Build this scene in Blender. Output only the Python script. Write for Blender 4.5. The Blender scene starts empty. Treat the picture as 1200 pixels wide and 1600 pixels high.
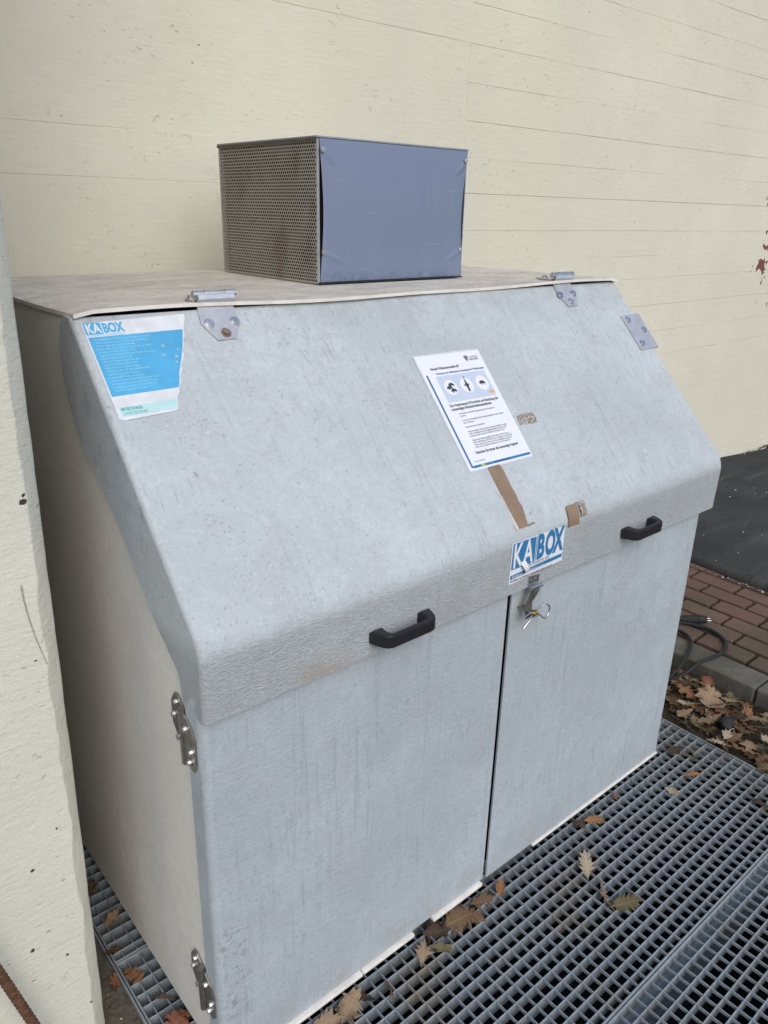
import bpy, bmesh, math, random
from mathutils import Vector, Matrix, Euler
R = math.radians
scene = bpy.context.scene
C = scene.collection

# ------------------------------------------------------------------ camera
cam = bpy.data.cameras.new('camera')
cam.sensor_fit = 'VERTICAL'; cam.sensor_height = 24.0; cam.lens = 1205.1 / 1600 * 24
cam.clip_start = 0.02; cam.clip_end = 400
cam_o = bpy.data.objects.new('camera', cam); C.objects.link(cam_o)
cam_o.location = (-0.4879, -1.0054, 1.7398)
cam_o.rotation_euler = (R(68.5846), R(-1.2464), R(-40.3305))
scene.camera = cam_o

# ------------------------------------------------------------------ world, sun, exposure (overcast)
SUN_EL, SUN_AZ = 42.0, 197.0     # azimuth clockwise from +Y: light comes from behind the viewer
world = bpy.data.worlds.new('World'); scene.world = world; world.use_nodes = True
wn = world.node_tree; wn.nodes.clear()
w_out = wn.nodes.new('ShaderNodeOutputWorld'); w_bg = wn.nodes.new('ShaderNodeBackground')
sky = wn.nodes.new('ShaderNodeTexSky'); sky.sky_type = 'NISHITA'; sky.sun_disc = False
sky.sun_elevation = R(SUN_EL); sky.sun_rotation = R(SUN_AZ)
sky.air_density = 1.0; sky.dust_density = 2.0; sky.ozone_density = 1.0
w_hs = wn.nodes.new('ShaderNodeHueSaturation'); w_hs.inputs['Saturation'].default_value = 1.1
wn.links.new(sky.outputs[0], w_hs.inputs['Color']); wn.links.new(w_hs.outputs[0], w_bg.inputs['Color'])
w_bg.inputs['Strength'].default_value = 0.112
wn.links.new(w_bg.outputs[0], w_out.inputs['Surface'])
sun = bpy.data.lights.new('sun', 'SUN'); sun.energy = 1.15; sun.angle = R(58); sun.color = (1.0, 0.995, 0.985)
sun_o = bpy.data.objects.new('sun', sun); C.objects.link(sun_o)
az, el = R(SUN_AZ), R(SUN_EL)
to_sun = Vector((math.sin(az) * math.cos(el), math.cos(az) * math.cos(el), math.sin(el)))
sun_o.rotation_euler = (-to_sun).to_track_quat('-Z', 'Y').to_euler()
scene.view_settings.view_transform = 'Standard'; scene.view_settings.look = 'None'
scene.view_settings.exposure = 0.37; scene.view_settings.gamma = 1.0
scene.view_settings.use_curve_mapping = False
scene.cycles.use_denoising = True
scene.cycles.max_bounces = 8; scene.cycles.diffuse_bounces = 5

# ------------------------------------------------------------------ helpers
def link_obj(name, mesh, mat=None, parent=None, label=None, cat=None, group=None, kind=None):
    o = bpy.data.objects.new(name, mesh); C.objects.link(o)
    if mat is not None and mesh is not None and len(mesh.materials) == 0: mesh.materials.append(mat)
    if parent is not None: o.parent = parent
    tag(o, label, cat, group, kind)
    return o
def tag(o, label=None, cat=None, group=None, kind=None):
    if label: o['label'] = label
    if cat: o['category'] = cat
    if group: o['group'] = group
    if kind: o['kind'] = kind
def empty(name, loc=(0, 0, 0), **k):
    o = link_obj(name, None, **k); o.location = loc; o.empty_display_size = 0.05
    return o
def to_mesh(bm, name='m', smooth=None):
    bm.normal_update(); me = bpy.data.meshes.new(name); bm.to_mesh(me); bm.free()
    if smooth is not None: smooth_by_angle(me, smooth)
    return me
def smooth_by_angle(me, ang=35):
    for p in me.polygons: p.use_smooth = True
    bm = bmesh.new(); bm.from_mesh(me)
    for e in bm.edges:
        e.smooth = not (len(e.link_faces) == 2 and e.calc_face_angle(0) > R(ang))
    bm.to_mesh(me); bm.free()
    if len(me.polygons) > 9000: return
    # area-weighted normals keep large flat faces flat beside their rounded edges
    vf = {}
    for p in me.polygons:
        for v in p.vertices: vf.setdefault(v, []).append((p.normal.copy(), p.area))
    ca = math.cos(R(ang)); nl = [None] * len(me.loops)
    for p in me.polygons:
        for li in p.loop_indices:
            acc = Vector((0, 0, 0))
            for n_, a_ in vf[me.loops[li].vertex_index]:
                if n_.dot(p.normal) >= ca: acc += n_ * a_
            nl[li] = acc.normalized() if acc.length > 0 else p.normal.copy()
    me.normals_split_custom_set(nl)
def pyd(verts, faces, smooth=None):
    me = bpy.data.meshes.new('m'); me.from_pydata([tuple(v) for v in verts], [], faces); me.update()
    if smooth is not None: smooth_by_angle(me, smooth)
    return me
def box(x0, x1, y0, y1, z0, z1, bev=0.0, seg=2, bm=None):
    own = bm is None
    if own: bm = bmesh.new()
    vs = [bm.verts.new((x, y, z)) for x in (x0, x1) for y in (y0, y1) for z in (z0, z1)]
    fs = [bm.faces.new([vs[i] for i in q]) for q in ((0, 1, 3, 2), (4, 6, 7, 5), (0, 4, 5, 1), (2, 3, 7, 6), (0, 2, 6, 4), (1, 5, 7, 3))]
    if bev > 0:
        es = list({e for f in fs for e in f.edges})
        bmesh.ops.bevel(bm, geom=es, offset=bev, segments=seg, affect='EDGES', profile=0.5)
    if own:
        bmesh.ops.recalc_face_normals(bm, faces=bm.faces)
        return bm
def cyl(p0, p1, r, n=16, bm=None, r2=None, cap=True):
    own = bm is None
    if own: bm = bmesh.new()
    p0, p1 = Vector(p0), Vector(p1); d = (p1 - p0).normalized()
    a = d.orthogonal().normalized(); b = d.cross(a)
    r2 = r if r2 is None else r2
    A = [bm.verts.new(p0 + (a * math.cos(t) + b * math.sin(t)) * r) for t in [2 * math.pi * i / n for i in range(n)]]
    B = [bm.verts.new(p1 + (a * math.cos(t) + b * math.sin(t)) * r2) for t in [2 * math.pi * i / n for i in range(n)]]
    for i in range(n):
        j = (i + 1) % n; bm.faces.new((A[i], A[j], B[j], B[i]))
    if cap: bm.faces.new(A[::-1]); bm.faces.new(B)
    if own:
        return bm
def catmull(pts, sub=8):
    P = [Vector(p) for p in pts]; out = []
    for i in range(len(P) - 1):
        p0 = P[max(i - 1, 0)]; p1 = P[i]; p2 = P[i + 1]; p3 = P[min(i + 2, len(P) - 1)]
        for k in range(sub):
            t = k / sub
            out.append(0.5 * ((2 * p1) + (-p0 + p2) * t + (2 * p0 - 5 * p1 + 4 * p2 - p3) * t * t + (-p0 + 3 * p1 - 3 * p2 + p3) * t ** 3))
    out.append(P[-1]); return out
def tube(path, r, n=10, bm=None):
    own = bm is None
    if own: bm = bmesh.new()
    rings = []; path = [Vector(p) for p in path]; a = None
    for i, p in enumerate(path):
        d = (path[min(i + 1, len(path) - 1)] - path[max(i - 1, 0)]).normalized()
        a = d.orthogonal().normalized() if a is None else (a - d * a.dot(d)).normalized()
        b = d.cross(a)
        rr = r[i] if isinstance(r, (list, tuple)) else r
        rings.append([bm.verts.new(p + (a * math.cos(t) + b * math.sin(t)) * rr) for t in [2 * math.pi * k / n for k in range(n)]])
    for A, B in zip(rings, rings[1:]):
        for k in range(n):
            j = (k + 1) % n; bm.faces.new((A[k], A[j], B[j], B[k]))
    bm.faces.new(rings[0][::-1]); bm.faces.new(rings[-1])
    if own: return bm
def prism(poly, O, U, V, N, t, bev=0.0, bm=None):
    """polygon (u,v) in the frame O,U,V, extruded by t along N"""
    own = bm is None
    if own: bm = bmesh.new()
    O, U, V, N = Vector(O), Vector(U), Vector(V), Vector(N)
    A = [bm.verts.new(O + U * u + V * v) for u, v in poly]
    B = [bm.verts.new(O + U * u + V * v + N * t) for u, v in poly]
    n = len(poly)
    fs = [bm.faces.new(A[::-1]), bm.faces.new(B)]
    for i in range(n):
        j = (i + 1) % n; fs.append(bm.faces.new((A[i], A[j], B[j], B[i])))
    if bev > 0:
        bmesh.ops.bevel(bm, geom=list(fs[1].edges), offset=bev, segments=2, affect='EDGES', profile=0.5)
    bmesh.ops.recalc_face_normals(bm, faces=bm.faces)
    if own: return bm
def grid_surface(nx, ny, fn):
    verts = [fn(i / nx, j / ny) for j in range(ny + 1) for i in range(nx + 1)]
    faces = [(j * (nx + 1) + i, j * (nx + 1) + i + 1, (j + 1) * (nx + 1) + i + 1, (j + 1) * (nx + 1) + i) for j in range(ny) for i in range(nx)]
    return verts, faces
def text_mesh(body, size, frame, at, sx=1.0, align='LEFT', bold=0.0, shear=0.0):
    cu = bpy.data.curves.new('t', 'FONT'); cu.body = body; cu.size = 1.0; cu.align_x = align; cu.offset = bold; cu.shear = shear
    cu.resolution_u = 3
    ob = bpy.data.objects.new('t', cu); C.objects.link(ob)
    dg = bpy.context.evaluated_depsgraph_get()
    me = bpy.data.meshes.new_from_object(ob.evaluated_get(dg))
    bpy.data.objects.remove(ob); bpy.data.curves.remove(cu)
    O, U, V, N = frame
    M = Matrix((U, V, N)).transposed().to_4x4()
    M.translation = O + U * at[0] + V * at[1] + N * (at[2] if len(at) > 2 else 0)
    me.transform(M @ Matrix.Diagonal((size * sx, size, size, 1)))
    me.materials.clear()
    return me
def join_meshes(ms):
    bm = bmesh.new()
    for m in ms: bm.from_mesh(m)
    return to_mesh(bm)

# ------------------------------------------------------------------ materials
class NT:
    def __init__(s, name):
        s.m = bpy.data.materials.new(name); s.m.use_nodes = True; s.t = s.m.node_tree
        s.b = s.t.nodes['Principled BSDF']; s.L = s.t.links.new
        s.co = s.t.nodes.new('ShaderNodeTexCoord').outputs['Object']
    def n(s, k, **kw):
        o = s.t.nodes.new(k)
        for a, v in kw.items(): setattr(o, a, v)
        return o
    def vec(s, scale, co=None, off=(0, 0, 0)):
        m = s.n('ShaderNodeMapping'); m.inputs['Scale'].default_value = scale; m.inputs['Location'].default_value = off
        s.L(co or s.co, m.inputs['Vector']); return m.outputs[0]
    def noise(s, scale, detail=4, rough=0.6, co=None, dist=0.0, vec=None, off=(0, 0, 0)):
        o = s.n('ShaderNodeTexNoise'); o.inputs['Scale'].default_value = scale; o.inputs['Detail'].default_value = detail
        o.inputs['Roughness'].default_value = rough; o.inputs['Distortion'].default_value = dist
        s.L(s.vec(vec or (1, 1, 1), co, off), o.inputs['Vector']); return o.outputs['Fac']
    def ramp(s, fac, lo, hi, a=0.0, b=1.0, smooth=True):
        o = s.n('ShaderNodeMapRange'); o.interpolation_type = 'SMOOTHSTEP' if smooth else 'LINEAR'
        o.inputs['From Min'].default_value = lo; o.inputs['From Max'].default_value = hi
        o.inputs['To Min'].default_value = a; o.inputs['To Max'].default_value = b
        s.L(fac, o.inputs['Value']); return o.outputs['Result']
    def mix(s, fac, a, b, mode='MIX'):
        o = s.n('ShaderNodeMix', data_type='RGBA', blend_type=mode)
        for i, v in ((0, fac), (6, a), (7, b)):
            if hasattr(v, 'is_linked'): s.L(v, o.inputs[i])
            elif i == 0: o.inputs[0].default_value = v
            else: o.inputs[i].default_value = (*v, 1) if len(v) == 3 else v
        return o.outputs[2]
    def math(s, op, a, b=0.0):
        o = s.n('ShaderNodeMath', operation=op)
        for i, v in ((0, a), (1, b)):
            if hasattr(v, 'is_linked'): s.L(v, o.inputs[i])
            else: o.inputs[i].default_value = v
        return o.outputs[0]
    def bump(s, h, strength, dist, normal=None):
        o = s.n('ShaderNodeBump'); o.inputs['Strength'].default_value = strength; o.inputs['Distance'].default_value = dist
        s.L(h, o.inputs['Height'])
        if normal: s.L(normal, o.inputs['Normal'])
        return o.outputs[0]
    def out(s, col, rough=0.6, normal=None, metal=0.0, spec=0.5):
        for nm, v in (('Base Color', col), ('Roughness', rough), ('Metallic', metal), ('Specular IOR Level', spec)):
            if hasattr(v, 'is_linked'): s.L(v, s.b.inputs[nm])
            else: s.b.inputs[nm].default_value = (*v, 1) if nm == 'Base Color' else v
        if normal: s.L(normal, s.b.inputs['Normal'])
        return s.m
    def sep(s, co=None):
        o = s.n('ShaderNodeSeparateXYZ'); s.L(co or s.co, o.inputs[0]); return o.outputs

def m_plain(name, col, rough=0.5, metal=0.0, var=0.12, scale=40, bump=0.15, dist=0.0006):
    t = NT(name)
    f = t.noise(scale, 5)
    c = t.mix(t.ramp(f, 0.3, 0.75), tuple(x * (1 - var) for x in col), tuple(min(1, x * (1 + var)) for x in col))
    nrm = t.bump(t.noise(scale * 6, 3), bump, dist) if bump else None
    return t.out(c, t.ramp(t.noise(scale * 1.7, 3), 0.3, 0.7, rough - 0.06, rough + 0.08), nrm, metal)

def m_grp(name, base, streak=0.35, speck=0.6, leather=False, blotch=0.3, grime=(0.20, 0.215, 0.23), weave=0.5):
    """weathered glass-fibre laminate: pale gel coat, run-down stains, fine dark specks"""
    t = NT(name); k = lambda f, g=None, h=None: (base[0] * f, base[1] * (g or f), base[2] * (h or g or f))
    big = t.noise(2.2, 5, 0.6); mid = t.noise(9, 5, 0.65, off=(3, 1, 2))
    c = t.mix(t.ramp(big, 0.35, 0.7), k(0.90), k(1.05))
    c = t.mix(t.math('MULTIPLY', t.ramp(mid, 0.47, 0.72), blotch), c, k(0.90, 0.82, 0.84))
    gr = t.noise(3.4, 7, 0.72, off=(5, 5, 1), dist=0.3); c = t.mix(t.ramp(gr, 0.46, 0.68, 0.0, blotch * 0.55), c, k(0.70, 0.66, 0.63))
    m2 = t.noise(30, 6, 0.75, off=(6, 3, 1)); c = t.mix(t.ramp(m2, 0.40, 0.66, 0.0, 0.40), c, k(0.80))
    mic = t.noise(85, 4, 0.75); c = t.mix(t.ramp(mic, 0.42, 0.62, 0.0, 0.30), c, k(0.76))
    lf = t.noise(130, 3, 0.6, off=(8, 8, 8)); c = t.mix(t.ramp(lf, 0.58, 0.68, 0, 0.35), c, k(1.18))
    st = t.noise(1.0, 4, 0.7, vec=(70, 3.0, 3.0)); stm = t.noise(1.0, 3, 0.6, vec=(7, 2.2, 2.2), off=(5, 2, 7))
    sf = t.math('MULTIPLY', t.ramp(st, 0.50, 0.70), t.ramp(stm, 0.36, 0.62))
    c = t.mix(t.math('MULTIPLY', sf, streak), c, k(0.62, 0.63, 0.64))
    # short dark runs
    s2 = t.noise(1.0, 2, 0.5, vec=(150, 24, 24), off=(9, 4, 1)); s2m = t.noise(4, 3, 0.6, off=(2, 8, 3))
    c = t.mix(t.math('MULTIPLY', t.math('MULTIPLY', t.ramp(s2, 0.59, 0.69), t.ramp(s2m, 0.40, 0.60)), 0.40 * speck), c, grime)
    # round specks, two sizes
    sp = t.noise(95, 1.5, 0.5, off=(1, 7, 2)); spm = t.noise(7, 4, 0.6, off=(11, 2, 5))
    c = t.mix(t.math('MULTIPLY', t.math('MULTIPLY', t.ramp(sp, 0.665, 0.75), t.ramp(spm, 0.36, 0.6)), 0.70 * speck), c, grime)
    sq = t.noise(170, 1.5, 0.5, off=(4, 2, 9)); c = t.mix(t.math('MULTIPLY', t.math('MULTIPLY', t.ramp(sq, 0.62, 0.70), t.ramp(mid, 0.38, 0.6)), 0.55 * speck), c, grime)
    nrm = t.bump(t.noise(230, 3, 0.6), 0.35, 0.0012)
    nrm = t.bump(t.noise(1.0, 3, 0.6, vec=(60, 170, 170), dist=0.5), weave, 0.0028, nrm)
    if leather:
        x, y, z = t.sep()
        mask = t.ramp(z, 1.086, 1.020)
        fib = t.noise(1.0, 3, 0.65, vec=(120, 300, 300), dist=0.7)
        nrm = t.bump(t.math('MULTIPLY', fib, mask), 0.9, 0.0048, nrm)
        c = t.mix(t.math('MULTIPLY', mask, t.ramp(fib, 0.38, 0.60, 0.38, 0.0)), c, k(0.58, 0.56, 0.56))
        gd = t.noise(11, 5, 0.7, off=(4, 4, 9))
        c = t.mix(t.math('MULTIPLY', mask, t.ramp(gd, 0.42, 0.72, 0.0, 0.28)), c, (0.37, 0.365, 0.37))
        # brownish run-off patch low on the lip, grime along the hinge edge
        bp = t.math('MULTIPLY', t.ramp(t.math('ABSOLUTE', t.math('SUBTRACT', x, 0.245)), 0.09, 0.02), t.ramp(z, 0.99, 0.93))
        c = t.mix(t.math('MULTIPLY', bp, t.ramp(gd, 0.3, 0.6, 0.1, 0.65)), c, (0.42, 0.355, 0.29))
        he = t.math('MULTIPLY', t.ramp(z, 1.46, 1.55), t.ramp(t.noise(16, 5, 0.7, off=(1, 1, 6)), 0.35, 0.65))
        c = t.mix(t.math('MULTIPLY', he, 0.45), c, (0.34, 0.34, 0.33))
    else:
        nrm = t.bump(t.noise(28, 3, 0.6), 0.18, 0.004, nrm)
        if streak > 0.3:
            x, y, z = t.sep()
            box_m = lambda x0, x1, z0, z1, s_: t.math('MULTIPLY', t.math('MULTIPLY', t.ramp(x, x0, x0 + s_), t.ramp(x, x1, x1 - s_)), t.math('MULTIPLY', t.ramp(z, z0, z0 + s_), t.ramp(z, z1, z1 - s_)))
            sc = t.noise(70, 5, 0.75, off=(3, 3, 3))
            c = t.mix(t.math('MULTIPLY', box_m(-0.02, 0.075, 0.16, 0.44, 0.03), t.ramp(sc, 0.50, 0.64, 0, 0.8)), c, (0.24, 0.245, 0.25))
            c = t.mix(t.math('MULTIPLY', box_m(0.795, 0.90, 0.76, 0.93, 0.05), t.ramp(sc, 0.3, 0.7, 0.1, 0.6)), c, (0.42, 0.37, 0.31))
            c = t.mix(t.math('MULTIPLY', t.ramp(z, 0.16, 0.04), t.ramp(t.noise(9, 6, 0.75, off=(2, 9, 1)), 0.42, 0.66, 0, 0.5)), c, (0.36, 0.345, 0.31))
    return t.out(c, t.ramp(mid, 0.3, 0.7, 0.52, 0.7), nrm, 0.0, 0.35)

def m_top():
    t = NT('dirty_top_laminate'); a = (0.68, 0.645, 0.565)
    g = t.noise(1.0, 6, 0.75, vec=(7, 15, 3)); h = t.noise(6, 6, 0.7); f = t.noise(60, 5, 0.75)
    c = t.mix(t.ramp(g, 0.38, 0.70), a, (0.48, 0.44, 0.385))
    c = t.mix(t.ramp(h, 0.45, 0.7, 0, 0.6), c, (0.50, 0.455, 0.43))
    c = t.mix(t.ramp(f, 0.52, 0.68, 0, 0.55), c, (0.27, 0.23, 0.19))
    c = t.mix(t.ramp(t.noise(90, 3, off=(2, 2, 2)), 0.62, 0.7, 0, 0.4), c, (0.72, 0.69, 0.60))
    return t.out(c, 0.8, t.bump(f, 0.4, 0.003, t.bump(g, 0.3, 0.004)), 0, 0.25)

def m_concrete(name, base, dirt=0.25, coarse=False, pits=True):
    t = NT(name)
    big = t.noise(0.9, 5, 0.6); mid = t.noise(6, 6, 0.65)
    c = t.mix(t.ramp(big, 0.35, 0.68), tuple(x * 0.90 for x in base), base)
    c = t.mix(t.ramp(mid, 0.45, 0.8, 0, 0.35), c, (base[0] * 0.86, base[1] * 0.85, base[2] * 0.80))
    c = t.mix(t.ramp(t.noise(1.0, 5, 0.6, vec=(1.6, 1, 0.7), off=(7, 1, 4)), 0.48, 0.68, 0, 0.28), c, (base[0] * 1.0, base[1] * 0.96, base[2] * 0.88))
    c = t.mix(t.ramp(t.noise(1.0, 4, 0.65, vec=(14, 1, 0.8), off=(1, 5, 2)), 0.5, 0.75, 0, 0.22), c, (base[0] * 0.88, base[1] * 0.88, base[2] * 0.86))
    grain = t.noise(1.0, 5, 0.7, vec=(7, 40, 110))
    c = t.mix(t.ramp(grain, 0.52, 0.75, 0, 0.22), c, (base[0] * 0.80, base[1] * 0.78, base[2] * 0.74))
    nrm = t.bump(t.noise(26, 5, 0.65), 0.45 if not coarse else 0.45, 0.005)
    nrm = t.bump(grain, 0.35, 0.004, nrm)
    pk = t.noise(45, 3, 0.6, off=(2, 7, 7), vec=(1, 1, 1.6)); pkm = t.math('MULTIPLY', t.ramp(pk, 0.64, 0.70), t.ramp(t.noise(3, 3, off=(9, 1, 1)), 0.42, 0.6))
    c = t.mix(t.math('MULTIPLY', pkm, 0.40), c, (base[0] * 0.62, base[1] * 0.60, base[2] * 0.56))
    nrm = t.bump(t.math('SUBTRACT', 1.0, pkm), 0.5, 0.004, nrm)
    if coarse:
        nrm = t.bump(t.noise(90, 4, 0.65, dist=0.4), 0.55, 0.003, nrm)
        tr = t.noise(1.0, 3, 0.5, vec=(40, 40, 130), dist=0.8)
        nrm = t.bump(tr, 0.2, 0.004, nrm)
        nrm = t.bump(t.noise(330, 3, 0.7), 0.35, 0.0015, nrm)
    if pits:
        v = t.n('ShaderNodeTexVoronoi'); v.inputs['Scale'].default_value = 13.0; v.inputs['Randomness'].default_value = 1
        t.L(t.vec((1.0, 0.4, 1.5)), v.inputs['Vector'])
        wob = t.math('ADD', v.outputs['Distance'], t.math('MULTIPLY', t.noise(60, 3), 0.05))
        pm = t.math('MULTIPLY', t.ramp(wob, 0.092, 0.062), t.ramp(t.noise(2.3, 3, off=(3, 3, 3)), 0.40, 0.56))
        c = t.mix(t.math('MULTIPLY', pm, 0.45 if coarse else 0.7), c, (0.24, 0.22, 0.18))
        nrm = t.bump(t.math('SUBTRACT', 1.0, pm), 0.6, 0.004, nrm)
    return t.out(c, 0.78, nrm, 0, 0.25), t

WALL_COL = (0.765, 0.738, 0.608)
M = {}
# painted wall: cream paint, rust-red primer showing where the paint has flaked
mw, tw = m_concrete('cream_painted_concrete', WALL_COL)
x, y, z = tw.sep()
fl = tw.noise(9, 2.5, 0.55, vec=(1, 1, 1.3)); near = tw.math('MULTIPLY', tw.ramp(x, 4.72, 5.06), tw.math('MULTIPLY', tw.ramp(z, 1.05, 1.5), tw.ramp(z, 2.0, 1.75)))
flake = tw.ramp(tw.math('ADD', fl, tw.math('MULTIPLY', near, 0.17)), 0.68, 0.70)
flake = tw.math('MULTIPLY', flake, tw.ramp(near, 0.05, 0.3))
prev = tw.b.inputs['Base Color'].links[0].from_socket
tw.L(tw.mix(flake, prev, (0.20, 0.085, 0.06)), tw.b.inputs['Base Color'])
M['wall'] = mw
M['pillar'] = m_concrete('cream_painted_rough_concrete', (0.715, 0.707, 0.613), coarse=True)[0]
M['lid'] = m_grp('lid_laminate', (0.524, 0.573, 0.594), leather=True, streak=0.34, speck=0.75, blotch=0.7)
M['door'] = m_grp('door_laminate', (0.472, 0.528, 0.566), streak=0.62, speck=0.55, blotch=0.5, weave=0.5)
M['side'] = m_grp('side_laminate', (0.84, 0.82, 0.755), streak=0.10, speck=0.1, blotch=0.2, weave=0.2)
M['top'] = m_top()
M['edge'] = m_plain('white_laminate_edge', (0.78, 0.75, 0.69), 0.6, var=0.1, scale=25)
M['inside'] = m_plain('dark_inside', (0.03, 0.03, 0.03), 0.9)
M['steel'] = m_plain('stainless_steel', (0.70, 0.70, 0.71), 0.36, 1.0, 0.12, 30, 0.06)
M['steel_plate'] = m_plain('brushed_plate', (0.60, 0.612, 0.645), 0.40, 0.5, 0.08, 40, 0.06)
M['steel_dark'] = m_plain('weathered_hinge_steel', (0.30, 0.29, 0.27), 0.45, 0.9, 0.2, 60, 0.1)
M['rusty_bolt'] = m_plain('rust_tinted_bolt', (0.30, 0.22, 0.18), 0.55, 0.6, 0.3, 150, 0.1)
M['brass'] = m_plain('tarnished_brass_wire', (0.36, 0.24, 0.09), 0.45, 0.8, 0.3, 200, 0.1)
M['black'] = m_plain('black_plastic', (0.016, 0.016, 0.019), 0.42, 0, 0.15, 60, 0.1)
M['rubber'] = m_plain('black_rubber', (0.012, 0.013, 0.014), 0.7, 0, 0.15, 60, 0.1)
M['fan_blue'] = None
M['white'] = m_plain('white_paper', (0.80, 0.82, 0.86), 0.35, 0, 0.02, 20, 0)
M['lam'] = m_plain('laminate_margin', (0.60, 0.64, 0.67), 0.22, 0, 0.05, 60, 0.1)
M['ink'] = m_plain('black_ink', (0.045, 0.05, 0.06), 0.5, 0, 0.02, 20, 0)
M['ink_grey'] = m_plain('grey_ink', (0.17, 0.18, 0.21), 0.5, 0, 0.02, 20, 0)
M['blue'] = m_plain('logo_blue', (0.035, 0.20, 0.42), 0.42, 0, 0.08, 60, 0)
M['blue_dark'] = m_plain('print_blue', (0.025, 0.14, 0.30), 0.4, 0, 0.05, 60, 0)
M['cyan'] = m_plain('sticker_cyan', (0.085, 0.40, 0.68), 0.45, 0, 0.10, 22, 0)
M['cyan_pale'] = m_plain('sticker_pale_print', (0.28, 0.60, 0.80), 0.45, 0, 0.06, 60, 0)
M['mint'] = m_plain('sticker_mint', (0.48, 0.72, 0.72), 0.45, 0, 0.04, 60, 0)
M['teal'] = m_plain('teal_print', (0.07, 0.32, 0.33), 0.5, 0, 0.05, 60, 0)
M['sticker'] = m_plain('faded_sticker_white', (0.70, 0.72, 0.75), 0.5, 0, 0.08, 30, 0.1)
M['lavender'] = m_plain('pale_panel', (0.55, 0.62, 0.73), 0.4, 0, 0.02, 30, 0)
M['orange_print'] = m_plain('orange_print', (0.75, 0.38, 0.16), 0.5, 0, 0.05, 60, 0)
M['yellow_print'] = m_plain('yellow_green_print', (0.42, 0.50, 0.10), 0.5, 0, 0.05, 60, 0)
M['tape'] = m_plain('brown_parcel_tape', (0.27, 0.19, 0.125), 0.42, 0, 0.12, 26, 0.12)
M['tape_edge'] = m_plain('tape_residue', (0.60, 0.57, 0.52), 0.6, 0, 0.1, 60, 0.1)
M['galv'] = None
def m_fan():
    t = NT('blue_grey_sheet'); x, y, z = t.sep()
    f = t.noise(2.5, 4); s = t.noise(1, 4, 0.7, vec=(40, 1, 2.5))
    c = t.mix(t.ramp(f, 0.3, 0.7), (0.183, 0.226, 0.330), (0.206, 0.252, 0.356))
    c = t.mix(t.ramp(s, 0.6, 0.8, 0, 0.25), c, (0.15, 0.195, 0.30))
    dr = t.math('MULTIPLY', t.ramp(t.noise(1, 4, 0.7, vec=(26, 1, 1.6), off=(3, 0, 1)), 0.52, 0.70), t.ramp(t.noise(5, 4, 0.6, off=(1, 2, 2)), 0.42, 0.62))
    c = t.mix(t.math('MULTIPLY', dr, 0.35), c, (0.26, 0.30, 0.38))
    scr = t.noise(1, 2, 0.5, vec=(12, 1, 160), off=(5, 0, 0)); c = t.mix(t.math('MULTIPLY', t.ramp(scr, 0.70, 0.74), 0.3), c, (0.36, 0.40, 0.48))
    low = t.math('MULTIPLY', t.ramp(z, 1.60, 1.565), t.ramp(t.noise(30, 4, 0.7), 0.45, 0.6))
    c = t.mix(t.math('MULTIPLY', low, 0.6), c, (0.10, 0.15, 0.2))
    return t.out(c, 0.42, t.bump(t.noise(6, 2), 0.08, 0.01), 0.0, 0.45)
M['fan_blue'] = m_fan()
def m_perf():
    t = NT('perforated_brown_grey_sheet')
    f = t.noise(5, 5, 0.65); g = t.noise(14, 4, 0.6, off=(3, 1, 1), vec=(1, 1, 0.5))
    c = t.mix(t.ramp(f, 0.35, 0.7), (0.40, 0.37, 0.315), (0.48, 0.45, 0.39))
    c = t.mix(t.ramp(g, 0.52, 0.7, 0, 0.55), c, (0.27, 0.19, 0.15))
    return t.out(c, 0.6, None, 0.0, 0.4)
M['perf'] = m_perf()
def m_galv():
    t = NT('galvanised_grating_steel')
    v = t.n('ShaderNodeTexVoronoi'); v.inputs['Scale'].default_value = 55; t.L(t.co, v.inputs['Vector'])
    gi = t.n('ShaderNodeNewGeometry'); wp = t.noise(3.1, 5, 0.7, co=gi.outputs['Position'])
    c = t.mix(v.outputs['Distance'], (0.235, 0.272, 0.300), (0.325, 0.362, 0.390))
    c = t.mix(t.ramp(wp, 0.52, 0.72, 0, 0.75), c, (0.27, 0.225, 0.165))
    gx, gy, gz = t.sep(gi.outputs['Position'])
    c = t.mix(t.math('MULTIPLY', t.ramp(gx, 1.45, 1.85), t.ramp(t.noise(9, 5, 0.7, co=gi.outputs['Position']), 0.42, 0.62, 0, 0.6)), c, (0.20, 0.175, 0.135))
    w2 = t.noise(60, 4, 0.7, co=gi.outputs['Position'])
    c = t.mix(t.ramp(w2, 0.55, 0.75, 0, 0.3), c, (0.36, 0.36, 0.35))
    return t.out(c, t.ramp(w2, 0.3, 0.7, 0.42, 0.62), t.bump(w2, 0.2, 0.001), 0.12, 0.5)
M['galv'] = m_galv()
def m_brick():
    t = NT('red_clinker_paver'); oi = t.n('ShaderNodeObjectInfo'); gi = t.n('ShaderNodeNewGeometry'); P = gi.outputs['Position']
    rnd = oi.outputs['Random']
    c = t.mix(rnd, (0.130, 0.073, 0.058), (0.165, 0.100, 0.080))
    moss = t.noise(3.2, 5, 0.65, co=P); x, y, z = t.sep(P)
    mm = t.math('ADD', moss, t.math('MULTIPLY', t.ramp(x, 2.95, 2.4), 0.22))
    c = t.mix(t.ramp(mm, 0.5, 0.75, 0, 0.8), c, (0.085, 0.074, 0.050))
    c = t.mix(t.ramp(t.noise(35, 5, 0.7, co=P), 0.45, 0.75, 0, 0.5), c, (0.08, 0.052, 0.043))
    sp = t.noise(70, 2, 0.5, co=P); c = t.mix(t.ramp(sp, 0.73, 0.77), c, (0.42, 0.38, 0.33))
    return t.out(c, 0.75, t.bump(t.noise(80, 5, 0.7, co=P), 0.5, 0.003), 0, 0.3)
M['brick'] = m_brick()
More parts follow.
